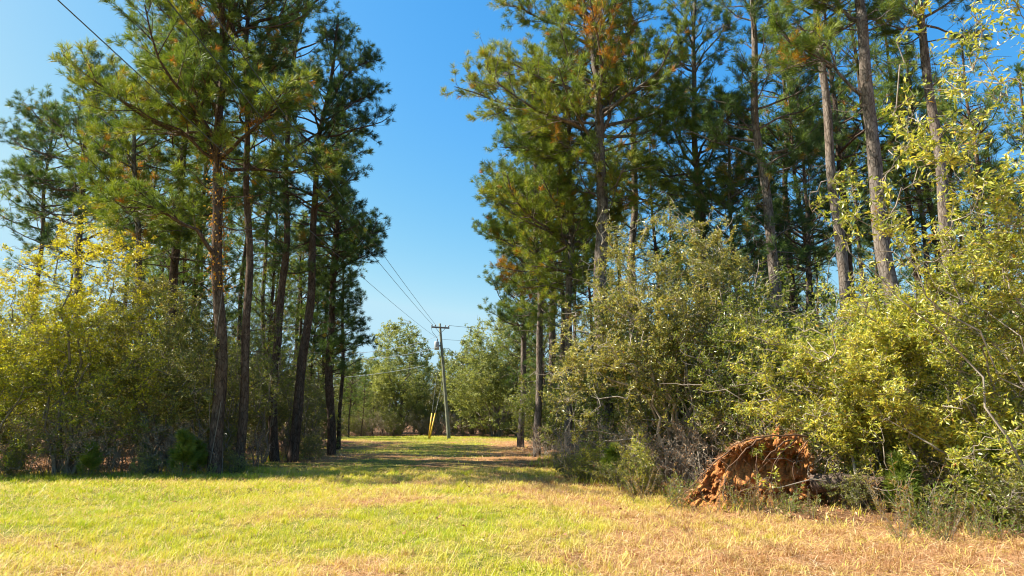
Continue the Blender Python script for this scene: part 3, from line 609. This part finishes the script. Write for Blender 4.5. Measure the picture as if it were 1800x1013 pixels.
# far end of the lane
GF = 'trees closing the far end of the lane'
row(TR_F, [(700, 74, 1.2), (628, 86, 1.0), (872, 68, 1.25), (910, 72, 1.05)], ['big round grey green tree left of the utility pole at the lane end', 'grey green tree at the far end behind the left lane edge', 'tall grey green tree on the right of the lane end', 'leafy tree behind the farthest right hand pine'], GF)
row(TR_G, [(745, 84, 1.05), (790, 82, 1.05), (830, 80, 1.15), (650, 92, 1.0), (590, 76, 1.0), (855, 88, 1.2), (960, 72, 1.2), (1010, 74, 1.2)],
    ['dark green tree just left of the utility pole', 'dark green tree directly behind the utility pole', 'green tree immediately right of the utility pole', 'dark tree in the gap beside the big round tree', 'dark tree behind the left lane edge pine', 'dark tree behind the tall grey green one', 'dark tree behind the twin pines', 'dark tree behind the thick forked pine'], GF)
for px, D, s in ((612, 66, .62), (635, 70, .5), (655, 78, .75), (728, 90, .9), (770, 92, .9), (812, 90, .95), (842, 94, 1.0), (680, 95, .95)):
    b = base(px, D); place(BP[3], b[0], D, s * 1.1, s, rb.uniform(0, 6), 'young bushy pine at the lane end' + (', left of the round tree' if px < 660 else ', behind the round tree' if px < 740 else ', behind or right of the utility pole'), 'young pines at the lane end')
row(SH_D, [(640, 72, .8), (690, 71, .8), (740, 72.5, .8), (815, 72, .8), (850, 73, .9), (890, 70, .9), (765, 74, .9), (600, 70, .9)], 'low dark shrub along the woods edge at the lane end', 'shrubs at the lane end')
row(SH_O, [(610, 80, 1.5), (640, 84, 1.6), (672, 82, 1.5), (705, 84, 1.6), (738, 81, 1.5), (772, 83, 1.6), (800, 81, 1.5), (832, 84, 1.6), (866, 82, 1.5), (900, 80, 1.5), (935, 80, 1.5)], 'olive shrub under the far trees', 'undergrowth of the far trees')
row(BRUSH, [(605, 71.5, 1.1), (630, 71.5, 1.1), (660, 71.7, 1.2), (692, 71.5, 1.1), (722, 71.8, 1.2), (755, 71.4, 1.1), (785, 71.6, 1.2), (815, 71.5, 1.1), (848, 71.7, 1.1), (880, 71.4, 1.1)], 'brown brushwood along the far edge of the grass', 'brushwood at the lane end')
row(TR_G, [(-200, 80, 1.3), (-60, 90, 1.4), (120, 95, 1.3), (260, 95, 1.3), (400, 98, 1.2), (520, 98, 1.1), (1080, 90, 1.3), (1200, 85, 1.3), (1330, 80, 1.3), (1450, 78, 1.2), (1560, 72, 1.2), (1680, 66, 1.1), (1800, 60, 1.1), (1920, 56, 1.1)],
    'broadleaf tree in the farthest belt of woods', 'farthest belt of woods')

# ------------------------------------------------------------------ right side shrubs
GS = 'broadleaf understory right of the lane'
b = base(1225, 17.0)
bush('olive_bush', 401, b, 'large olive bush with twisted pale branches in front of the thick forked pine', 'bush',
     env=[(-.9, 0, 4.6, 1.7, 1.4, 2.3), (-1.9, -.4, 3.3, 1.7, 1.3, 1.5), (.4, 0, 4.6, 1.3, 1.3, 2.0), (-.4, 0, 2.6, 2.0, 1.3, 1.3), (-2.7, -.3, 2.3, 1.0, .9, 1.0)],
     stems=17, ntw=3600, leafL=.085, leafW=.033, per=17, mat=OLI, bark=PALE, tw=.45, tmean=.66, tsd=.36, stem_r=.055, nmid=380, gap=.42, flat=.7, base_sp=.7, clump=1.2, twr=.004)
b = base(1330, 15.5)
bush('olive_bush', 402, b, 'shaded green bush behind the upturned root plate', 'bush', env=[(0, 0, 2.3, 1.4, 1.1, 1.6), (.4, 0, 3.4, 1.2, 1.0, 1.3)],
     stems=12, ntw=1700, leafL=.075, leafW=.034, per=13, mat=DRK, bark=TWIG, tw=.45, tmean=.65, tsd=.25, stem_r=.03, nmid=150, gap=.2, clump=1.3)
b = base(1520, 13.2)
bush('bright_bush', 403, b, 'bright yellow green bush sloping up to the right behind the fallen log', 'bush', env=[(-.2, 0, 2.2, 1.5, 1.0, 1.3), (.5, 0, 2.9, 1.3, 1.0, 1.2), (-1.0, 0, 1.7, 1.1, .9, .9), (-1.7, .5, 2.9, .8, .7, .6), (.6, -.1, 1.2, 1.2, .7, .9)],
     stems=12, ntw=2500, leafL=.092, leafW=.030, per=15, mat=BRI, bark=PALE, tw=.5, tmean=.6, tsd=.34, stem_r=.028, nmid=320, gap=.46, clump=1.15, base_sp=.8)
b = base(1760, 11.6)
bush('bright_bush', 404, b, 'tall glossy yellow green bush at the right edge of the photo', 'bush', env=[(-.3, 0, 2.6, 1.5, 1.1, 1.5), (.7, 0, 3.3, 1.5, 1.1, 1.5), (-1.1, .2, 2.5, 1.1, .9, 1.1), (.4, -.2, 1.6, 1.6, .9, 1.1)],
     stems=15, ntw=3400, leafL=.092, leafW=.031, per=15, mat=BRI, bark=PALE, tw=.5, tmean=.62, tsd=.34, stem_r=.035, nmid=400, gap=.45, clump=1.15, base_sp=.9)
SH_B = proto('bright_shrub', 'shrub', seed=308, env=[(0, 0, 1.1, .9, .7, 1.0), (.4, 0, 1.7, .6, .5, .6), (-.5, 0, .7, .7, .5, .6)], stems=9, ntw=560, leafL=.10, leafW=.035, per=9, mat=BRI, bark=PALE, tw=.36, tmean=.45, tsd=.3, nmid=80, gap=.3, stem_r=.016, clump=2.0, base_sp=.5)
row(SH_B, [(1455, 13.6, .95), (1560, 14.2, 1.1), (1670, 13.4, 1.1), (1735, 11.9, 1.0), (1800, 11.3, 1.1), (1860, 11, 1.2), (1120, 15.6, .55), (1040, 18.5, .6)], 'thin bright leaved shrub on the right hand woods edge', 'bright shrubs at the right woods edge')
b = base(1900, 10.3)
bush('slender_tree', 405, b, 'slender tree with pale stems and sparse yellow green sprays at upper right', 'tree',
     env=[(-.5, 0, 6.6, 1.6, 1.2, 1.7), (-1.2, .2, 5.2, 1.8, 1.0, .9), (-2.4, .3, 5.0, .9, .8, .55), (.5, 0, 5.0, 1.5, 1.2, 1.5)],
     stems=9, ntw=900, leafL=.11, leafW=.045, per=9, mat=BRI, bark=PALE, tw=.5, tmean=.6, tsd=.3, stem_r=.021, nmid=130, gap=.5, clump=1.5, base_sp=.5, skirt=2)
b = base(1425, 14.6)
bush('thin_shrub', 406, b, 'thin pale stemmed shrub with bright leaves right of the root plate', 'shrub', env=[(.1, -.2, 2.3, .9, .6, 1.1), (.5, 0, 1.3, .7, .5, .8)],
     stems=6, ntw=480, leafL=.10, leafW=.036, per=9, mat=BRI, bark=PALE, tw=.4, tmean=.5, tsd=.3, stem_r=.02, nmid=50, gap=.3, clump=1.6, base_sp=.3)
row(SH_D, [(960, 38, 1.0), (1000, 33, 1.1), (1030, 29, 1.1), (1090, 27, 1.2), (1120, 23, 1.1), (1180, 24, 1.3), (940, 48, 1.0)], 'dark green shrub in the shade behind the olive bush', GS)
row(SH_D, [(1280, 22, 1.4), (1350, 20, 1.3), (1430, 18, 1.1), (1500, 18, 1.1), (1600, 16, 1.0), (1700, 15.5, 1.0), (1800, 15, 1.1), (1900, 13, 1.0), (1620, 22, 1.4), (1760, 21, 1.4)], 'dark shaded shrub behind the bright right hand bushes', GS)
row(SH_O, [(1050, 32, 1.3), (1230, 27, 1.5), (1400, 25, 1.4), (1520, 25, 1.3), (1880, 18, 1.5), (1150, 32, 1.7)], 'olive shrub deep in the right hand wood', GS)
row(SAP, [(985, 27, .8), (1010, 24, .8), (1115, 19, .65), (1130, 20, .8), (1260, 19, .8), (1440, 17, .7), (945, 40, .9), (1350, 17.5, .9), (1550, 16, .8)], 'thin leafy sapling in the right hand wood', 'saplings right of the lane')
row(BRUSH, [(1000, 22, .7), (1050, 20, .8), (1110, 18.5, .8), (1160, 17, .8), (1230, 16.5, .9), (1300, 15.5, 1), (1420, 13.8, .8), (1700, 12.4, .8), (1790, 11.6, .8), (960, 30, .7)], 'thin bare twigs at the right hand woods edge', 'brushwood at the right woods edge')
row(SH_L, [(1010, 19, .6), (1085, 17, .6), (1130, 15.8, .6), (1500, 12.6, .55), (1700, 11.6, .6), (1860, 10, .9)],
    ['low shrub at the lane edge near the pine seedling', 'low shrub below the left end of the olive bush', 'low shrub left of the root plate', 'low shrub left of the fallen log', 'low leafy shrub below the tall glossy bush', 'low shrub just off the right edge'], 'low shrubs at the right woods edge')

# ------------------------------------------------------------------ pine seedlings
def seedling(seed, H, mat=PINE2):
    root = empty('pine_seedling'); tag(root, 'x', 'pine seedling'); rng = np.random.default_rng(seed)
    m = MB(); c = MB(); z = np.linspace(-.05, H, 8); m.tubes(np.stack([.03 * np.sin(z * 3), 0 * z, z], 1), .014 * H * (1.1 - z / H), 6)
    n1 = 22; h = rng.uniform(.1, .97, n1) * H; a = np.arange(n1) * 2.4; L = (.16 + .45 * (1 - h / H)) * H * .8
    P = grow(rng, np.stack([.03 * np.sin(h * 3), 0 * h, h], 1), np.stack([np.cos(a), np.sin(a), .5 + 0 * a], 1), L, 5, .7, .15)
    m.tubes(P, .004 * np.ones((n1, 5)), 3)
    i = np.repeat(np.arange(n1), 6); t = rng.uniform(.35, 1, len(i)); p, d = sample(P, i, t)
    p = np.concatenate([p, [[0, 0, H]]]); d = np.concatenate([d, [[0, 0, 1.]]])
    needles(c, rng, p, d, rng.uniform(.3, .8, len(p)), 34, .19, .007)
    m.build('stem', TWIG, root, True); c.build('needles', mat, root); return root
S1 = seedling(1, 1.0, PINE)
for px, D, s, l in ((153, 19.6, .95, 'small bright pine seedling under the yellow tree'), (318, 20.2, 1.25, 'larger blue green pine seedling left of the vine covered pine'), (345, 20.8, 1.0, 'pine seedling close beside the larger blue green seedling'),
                    (1078, 17.5, 1.0, 'yellowish pine seedling at the foot of the thick forked pine'),
                    (1590, 12.1, 1.0, 'pine seedling above the fallen log'), (1740, 11.4, 1.35, 'long needled pine seedling at the lower right')):
    b = base(px, D); place(S1, b[0], D, s, s, D, l, 'pine seedlings at the woods edge')

# ------------------------------------------------------------------ vine on the trunk
rv = np.random.default_rng(3); v = MB(); vl = MB(); n = 700
yy = rv.uniform(270, 520, n); c = np.array([at(384 + (500 - q) * .01, q, 21) for q in yy]); a = rv.uniform(0, 6.28, n)
rad = .17 + np.abs(rv.normal(size=n)) * .12; p = c + np.stack([np.cos(a) * rad, np.sin(a) * rad, 0 * a], 1)
leaf_batch(vl, rv, p, nrm(rv.normal(size=(n, 3)) + [0, 0, -.6]), nrm(np.stack([np.cos(a), np.sin(a), .4 + 0 * a], 1)), rv.uniform(.05, .11, n), rv.uniform(.04, .08, n), rv.uniform(0, .7, n))
for q in range(3):
    z = np.linspace(0, 11.5, 60); a = z * (.5 + .2 * q) + q * 2; cx = np.interp(z, [0, 2, 11], [at(380, 818, 21)[0], at(381, 700, 21)[0], at(387, 250, 21)[0]])
    v.tubes(np.stack([cx + .20 * (1 - z * .035) * np.cos(a), 21 + .20 * (1 - z * .035) * np.sin(a), z], 1), .014 + 0 * z, 5)
vr = empty('climbing_vine', tuple(base(380, 21))); off = np.array(vr.location)
for m_ in (v, vl): m_.v = [q - off.astype(np.float32) for q in m_.v]
v.build('stem', TWIG, vr, True); vl.build('foliage', ORG, vr); tag(vr, 'orange and yellow leaved vine climbing the thick red brown pine', 'vine')

# ------------------------------------------------------------------ upturned root plate
CLAY, nt = newmat('orange_clay'); N = nt.nodes; L = nt.links
tc = N.new('ShaderNodeTexCoord'); n1 = noisen(nt, 5, 8, .7, tc.outputs['Object'], .5); n2 = noisen(nt, 30, 5, .7, tc.outputs['Object'])
cc = mixc(nt, ramp(nt, [(.3, (.20, .075, .025)), (.5, (.52, .21, .05)), (.7, (.70, .38, .12))], n1), ramp(nt, [(.35, (.45, .4, .38)), (.65, (1.15, 1.1, 1.05))], n2), 1.0, 'MULTIPLY')
pb = N.new('ShaderNodeBsdfPrincipled'); L.new(cc, pb.inputs['Base Color']); pb.inputs['Roughness'].default_value = .95
bb = N.new('ShaderNodeBump'); bb.inputs['Strength'].default_value = 1; bb.inputs['Distance'].default_value = .06; L.new(mixc(nt, n1, n2, .4), bb.inputs['Height']); L.new(bb.outputs[0], pb.inputs['Normal'])
oo = N.new('ShaderNodeOutputMaterial'); L.new(pb.outputs[0], oo.inputs[0])
rp = empty('root_plate', tuple(base(1310, 13.4))); tag(rp, 'upturned root plate of orange clay and hanging roots beside the bushes', 'root plate')
O = np.array(rp.location)
# outline of the lifted slab in pixels (left foot, rising edge, crest, right shoulder), swept back in depth
prof = [(1168, 903), (1205, 868), (1245, 825), (1275, 795), (1300, 775), (1345, 768), (1390, 770), (1418, 785), (1430, 830), (1428, 870)]
pr = np.array([at(x, y, 13.4) for x, y in prof]) - O
K = 150; ss = np.linspace(0, len(pr) - 1, K); top = np.stack([np.interp(ss, np.arange(len(pr)), pr[:, j]) for j in range(3)], 1)
top[5:-5, 2] += (.035 * noise(top * [1, 0, 0] + 2, 9) + .02 * noise(top * [1, 0, 0], 25))[5:-5]
J = 70; vj = np.linspace(0, 1, J)
V = np.zeros((K, J, 3))
for j, t in enumerate(vj):             # front face from the crest down to the ground, hollowed under the overhang
    V[:, j, 0] = top[:, 0] + .04 * t
    V[:, j, 1] = -.18 + .14 * np.sin(math.pi * min(1, t * 1.1)) * np.clip((top[:, 2] - .3), 0, 1) - .30 * t ** 3
    V[:, j, 1] -= .85 * t * np.clip((top[:, 0].min() + 1.5 - top[:, 0]) / .9, 0, 1) * np.clip(top[:, 2] * 2, 0, 1)
    V[:, j, 2] = top[:, 2] * (1 - t) - .08 * t
pp = V.reshape(-1, 3); dsp = .10 * noise(pp + 3, 4.5) + .06 * noise(pp, 12) + .035 * noise(pp, 27) + .02 * noise(pp, 55)
V += (dsp.reshape(K, J) * np.clip(top[:, 2:3] * 2, .15, 1))[..., None] * [.9, 1.5, .45]
a = (np.arange(K - 1)[:, None] * J + np.arange(J - 1)[None]); Ff = np.stack([np.stack([a, a + 1, a + J + 1], -1), np.stack([a, a + J + 1, a + J], -1)], 2).reshape(-1, 3)
cl = MB(); cl.add(V, Ff, .5)
Bk = np.zeros((K, 12, 3))               # back and top
for j, t in enumerate(np.linspace(0, 1, 12)):
    Bk[:, j] = V[:, 0]; Bk[:, j, 1] += .75 * t * np.clip(top[:, 2] * 1.2, .1, 1); Bk[:, j, 2] = V[:, 0, 2] * (1 - t ** 2) - .08 * t
Bk[:, 1:] += (.05 * noise(Bk[:, 1:], 5))[..., None]
a = (np.arange(K - 1)[:, None] * 12 + np.arange(11)[None]); Fb = np.stack([np.stack([a, a + 13, a + 1], -1), np.stack([a, a + 12, a + 13], -1)], 2).reshape(-1, 3)
cl.add(Bk, Fb, .5); cl.build('clay', CLAY, rp, True)
rr_ = np.random.default_rng(8); rt = MB()
def root(pts, r):
    P = np.array([at(x, y, D) - O for x, y, D in pts]); s_ = np.linspace(0, len(P) - 1, 14)
    q = np.stack([np.interp(s_, np.arange(len(P)), P[:, j]) for j in range(3)], 1); q[1:-1] += rr_.normal(size=(12, 3)) * .016
    rt.tubes(q, r * np.linspace(1, .35, 14), 6)
for pts, r in (([(1440, 768, 13.3), (1380, 765, 13.0), (1320, 771, 13.0), (1285, 785, 13.0)], .035), ([(1400, 768, 13.1), (1365, 785, 12.9), (1340, 815, 12.8)], .03), ([(1345, 768, 13.2), (1310, 790, 12.9), (1275, 830, 12.8)], .028),
               ([(1400, 770, 13.1), (1370, 800, 12.8), (1345, 850, 12.75)], .02), ([(1285, 790, 13.1), (1240, 830, 12.9), (1165, 905, 12.7)], .022), ([(1275, 838, 12.85), (1271, 865, 12.7), (1276, 880, 12.6)], .03),
               ([(1340, 852, 12.7), (1300, 868, 12.6), (1265, 885, 12.5)], .025), ([(1330, 800, 12.9), (1330, 850, 12.7), (1310, 875, 12.6)], .014), ([(1420, 775, 13.1), (1395, 820, 12.9), (1400, 870, 12.8)], .018)):
    root(pts, r * .65)
m = 16; x = rr_.uniform(1262, 1432, m); y = np.interp(x, [1262, 1300, 1390, 1432], [800, 776, 770, 800]) + rr_.uniform(0, 45, m)
st = np.array([at(a_, b_, 12.98) - O for a_, b_ in zip(x, y)])
P = grow(rr_, st, nrm(rr_.normal(size=(m, 3)) * [.8, .25, .3] + [0, -.3, -.6]), rr_.uniform(.15, .5, m), 7, -.4, .4); rt.tubes(P, rr_.uniform(.002, .006, m)[:, None] * np.linspace(1, .4, 7)[None], 4)
rt.build('roots', plain_mat('root_bark', (.06, .03, .018), (.20, .11, .06), 6, .9), rp, True)
st_ = MB(); n = 2200; i = rr_.integers(0, K, n); f = rr_.uniform(0, .6, n); p = Bk[i, (f * 9).astype(int)] + np.stack([rr_.normal(size=n) * .04, rr_.normal(size=n) * .04, .005 + .03 * rr_.random(n)], 1)
d = nrm(rr_.normal(size=(n, 3)) * [1, .8, .35] + [.0, -.2, -.15]); w_ = nrm(np.cross(d, rr_.normal(size=(n, 3)))) * .003
st_.tris(p - w_, p + w_, p + d * rr_.uniform(.06, .16, n)[:, None], rr_.uniform(0, .8, n)); st_.build('pine_straw', STRAW, rp)

# fallen log
lg = empty('fallen_log', (0, 0, 0)); q = np.array([at(1428, 850, 13.1), at(1480, 846, 12.8), at(1540, 842, 12.5), at(1650, 838, 12.2), at(1760, 842, 12.0)]); O2 = np.array([q[2, 0], q[2, 1], 0])
lg.location = O2; q = q - O2; q[:, 2] = q[:, 2].clip(.28, .5); s_ = np.linspace(0, 4, 24); q = np.stack([np.interp(s_, np.arange(5), q[:, j]) for j in range(3)], 1)
m = MB(); m.tubes(q, .17 - .02 * s_ + .012 * np.sin(s_ * 9), 14, cap=True); m.build('trunk', BARKD, lg, True)
m = MB(); k = 9; st = q[rr_.integers(2, 22, k)]; m.tubes(grow(rr_, st, nrm(rr_.normal(size=(k, 3)) + [0, -.6, .3]), rr_.uniform(.4, 1.1, k), 6, .1, .4), .013 * np.linspace(1, .4, 6)[None].repeat(k, 0), 5); m.build('branch_stubs', TWIG, lg, True)
tag(lg, 'dark fallen log lying under the bright right hand bush', 'log')

# ------------------------------------------------------------------ weeds on the right hand edge
def weed(seed, H, n, mat, lw=.02, tint=(.3, .9)):
    root = empty('weed'); tag(root, 'x', 'weed'); rng = np.random.default_rng(seed); m = MB(); l = MB()
    a = rng.uniform(0, 6.28, n); P = grow(rng, np.stack([np.cos(a), np.sin(a), 0 * a], 1) * rng.uniform(0, .12, n)[:, None], np.stack([np.cos(a) * .35, np.sin(a) * .35, 1 + 0 * a], 1), H * rng.uniform(.5, 1.1, n), 7, .2, .3)
    m.tubes(P, .0035 * np.linspace(1, .5, 7)[None].repeat(n, 0), 4)
    i = np.repeat(np.arange(n), 16); p, d = sample(P, i, rng.uniform(.15, 1, len(i))); ld = side(rng, d, rng.uniform(.5, 1.2, len(i)), .6)
    leaf_batch(l, rng, p, ld, rng.normal(size=p.shape) * .4 + [0, 0, 1], rng.uniform(.05, .10, len(i)), rng.uniform(.6, 1.2, len(i)) * lw, rng.uniform(*tint, len(i)))
    m.build('stem', TWIG, root, True); l.build('foliage', mat, root); return root
W1 = weed(1, .55, 9, WEEDM); W2 = weed(2, .85, 9, WEEDM, .016, (0, .35))
rw = np.random.default_rng(21)
for i in range(90):
    y = rw.uniform(9.6, 14.5); x = float(lane_right(y)) + rw.uniform(-.4, 1.4) if y > 10.4 else rw.uniform(5.2, 8.5)
    if 2.6 < x < 5.8 and 12.9 < y < 14: continue
    if 4.9 < x < 7.2 and y > 11.6 and i % 3: continue
    pr_ = W1 if rw.random() < .6 else W2
    wp = ' left of the root plate' if x < 2.9 else ' in front of the root plate' if x < 4.9 else ' in front of the fallen log' if x < 6.6 else ' in the lower right corner'
    place(pr_, x, y, rw.uniform(.5, 1.0) * (1 + .5 * (rw.random() < .3)), None, rw.uniform(0, 6.28), ('green leafy weed at the woods edge' if pr_ is W1 else 'brown dried weed at the woods edge') + wp, 'weeds along the right hand woods edge')
for i in range(16):
    px = rw.uniform(0, 440); y = rw.uniform(19.2, 20.2) + max(0, (px - 330) / 60); place(W1, base(px, y)[0], y, rw.uniform(.6, 1.1), None, rw.uniform(0, 6.28), 'leafy weed at the foot of the left hand wood' + (' below the yellow tree' if px < 200 else ' near the blue green pine seedling' if px < 360 else ' below the vine covered pine'), 'weeds along the left hand woods edge')

# ------------------------------------------------------------------ utility pole
WOOD = plain_mat('pole_wood', (.10, .115, .07), (.24, .235, .16), 3, .85, 0, .3); GREY = plain_mat('transformer_grey', (.30, .31, .31), (.42, .43, .43), 6, .5)
YELP = plain_mat('yellow_plastic', (.62, .36, .02), (.72, .44, .03), 4, .5); WIRE = plain_mat('wire_metal', (.03, .03, .03), (.07, .07, .07), 4, .5); INS = plain_mat('insulator', (.12, .10, .09), (.25, .22, .2), 4, .3)
PD = 61.5; pb_ = at(789, 771, PD); pt = at(773, 569, PD); po = empty('utility_pole', (pb_[0], PD, 0)); tag(po, 'leaning wooden utility pole with crossarm at the end of the lane', 'utility pole')
O3 = np.array([pb_[0], PD, 0.]); tpv = pt - O3
m = MB(); z = np.linspace(-.05, 1, 12); m.tubes(z[:, None] * tpv[None], .165 - .06 * z, 12, cap=True); m.build('pole', WOOD, po, True)
ax = nrm(np.array([1, .25, -.03])); ay = nrm(np.cross(np.array([0, 0, 1.]), ax)); Mx = np.stack([ax, ay, np.cross(ax, ay)], 1)
ca = tpv * .962; m = MB(); m.box(ca - ay * .17, (.82, .05, .07), Mx); m.build('crossarm', plain_mat('arm_wood', (.16, .13, .10), (.28, .24, .2), 5, .85), po)
m = MB()
for s in (-1, 1): m.tubes(np.array([ca + ax * .45 * s - ay * .24 + [0, 0, -.05], ca - [0, 0, .55] - ay * .16]), np.array([.02, .02]), 5, cap=True)
m.build('brace', WIRE, po)
pins = []
for s in (-.76, -.45, .45, .76):
    c = ca + ax * s - ay * .17 + [0, 0, .07]; m = MB(); z = np.array([0, .05, .08, .14, .19]); m.tubes(c + np.stack([0 * z, 0 * z, z], 1), np.array([.02, .03, .07, .06, .02]), 8, cap=True); m.build('insulator', INS, po, True); pins.append(c + O3 + [0, 0, .17])
tc_ = at(768, 608, PD) - O3; tc_[1] -= .1
m = MB(); z = np.array([-.38, -.36, .33, .36, .38]); m.tubes(tc_ + np.stack([0 * z, 0 * z, z], 1), np.array([.2, .225, .225, .21, .05]), 14, cap=True); tf = m.build('transformer', GREY, po, True)
m = MB(); z = np.linspace(.36, .66, 6); m.tubes(tc_ + np.stack([.05 + 0 * z, 0 * z, z], 1), np.array([.03, .06, .035, .06, .035, .02]), 8, cap=True); m.build('bushing', INS, tf, True)
m = MB(); m.box((tc_ + tpv * .83) / 2 * [1, 1, 0] + [0, 0, tc_[2]], (.14, .05, .05)); m.build('bracket', WIRE, po)
m = MB(); m.tubes(np.array([ca + [-.6, -.2, .1], ca + [-.78, -.2, -.1], ca + [-.66, -.2, -.42], tc_ + [.05, 0, .66]]), .018 + np.zeros(4), 5); m.tubes(np.array([tpv * .78, tpv * .775 + [.6, 0, .05], tpv * .74 + [1.3, 0, -.25]]), .02 + np.zeros(3), 5); m.build('jumper', WIRE, po)
steel = plain_mat('guy_steel', (.3, .3, .3), (.42, .42, .42))
for x0, f_, dy, l in ((753.6, .85, -.5, 'left one of two guy wires with yellow guards beside the utility pole'), (755.2, .55, -1.1, 'right one of two guy wires with yellow guards beside the utility pole')):
    A = base(x0, PD + dy); T = O3 + tpv * f_
    g = empty('guy_wire', tuple(A)); tag(g, l, 'guy wire', 'guy wires of the utility pole')
    m = MB(); m.tubes(np.array([[0, 0, -.05], T - A]), np.array([.014, .014]), 5); m.build('cable', steel, g)
    m = MB(); m.tubes(np.array([[0, 0, .02], (T - A) * (2.2 / T[2])]), np.array([.06, .06]), 8, cap=True); m.build('guard', YELP, g, True)
# wires
def wire(a, b, sag, r, label, mat=WIRE, name='power_line', n=50):
    a = np.asarray(a, float); b = np.asarray(b, float); t = np.linspace(0, 1, n)[:, None]
    P = a * (1 - t) + b * t; P[:, 2] -= (4 * sag * t * (1 - t))[:, 0]
    o_ = P[0].copy(); m = MB(); m.tubes(P - o_, r + np.zeros(n), 5); w_ = m.build(name, mat, None, True); w_.location = o_; tag(w_, label, 'power line', 'overhead lines of the utility pole')
e1 = at(195, -8, 9.6); dirv = e1 - (O3 + tc_ + [0, 0, .66]); 
wire(O3 + tc_ + [.05, 0, .66], O3 + tc_ + dirv * 1.35, .45, .009, 'thick dark cable sweeping from the pole to the upper left corner')
wire(pins[0], pins[0] + (e1 + [-.5, 0, 1.9] - pins[0]) * 1.35, .35, .013, 'thin line from the left end of the crossarm over the left pines')
wire(pins[1], pins[1] + (e1 + [.1, 0, 2.1] - pins[1]) * 1.35, .35, .013, 'thin line from the inner left insulator, uppermost over the lane')
wire(pins[3], at(1000, 577, 75), .3, .016, 'thin line running right from the top of the pole')
wire(O3 + tpv * .86, at(1000, 595, 75), .3, .013, 'lower thin line running right from the pole')
BRT = plain_mat('sunlit_wire', (.5, .5, .48), (.65, .64, .6), 4, .4)  # sunlight on the left-running lines put into a paler wire colour
wire(O3 + tpv * .90, at(560, 622, 42), .5, .016, 'pale sunlit line running left from the upper pole', BRT)
wire(O3 + tpv * .80, at(560, 632, 52), .45, .018, 'pale sunlit line running left just below the transformer', BRT)
wire(at(745, 643, 66), at(520, 668, 48), .25, .018, 'lowest pale sunlit line in front of the round tree', BRT)
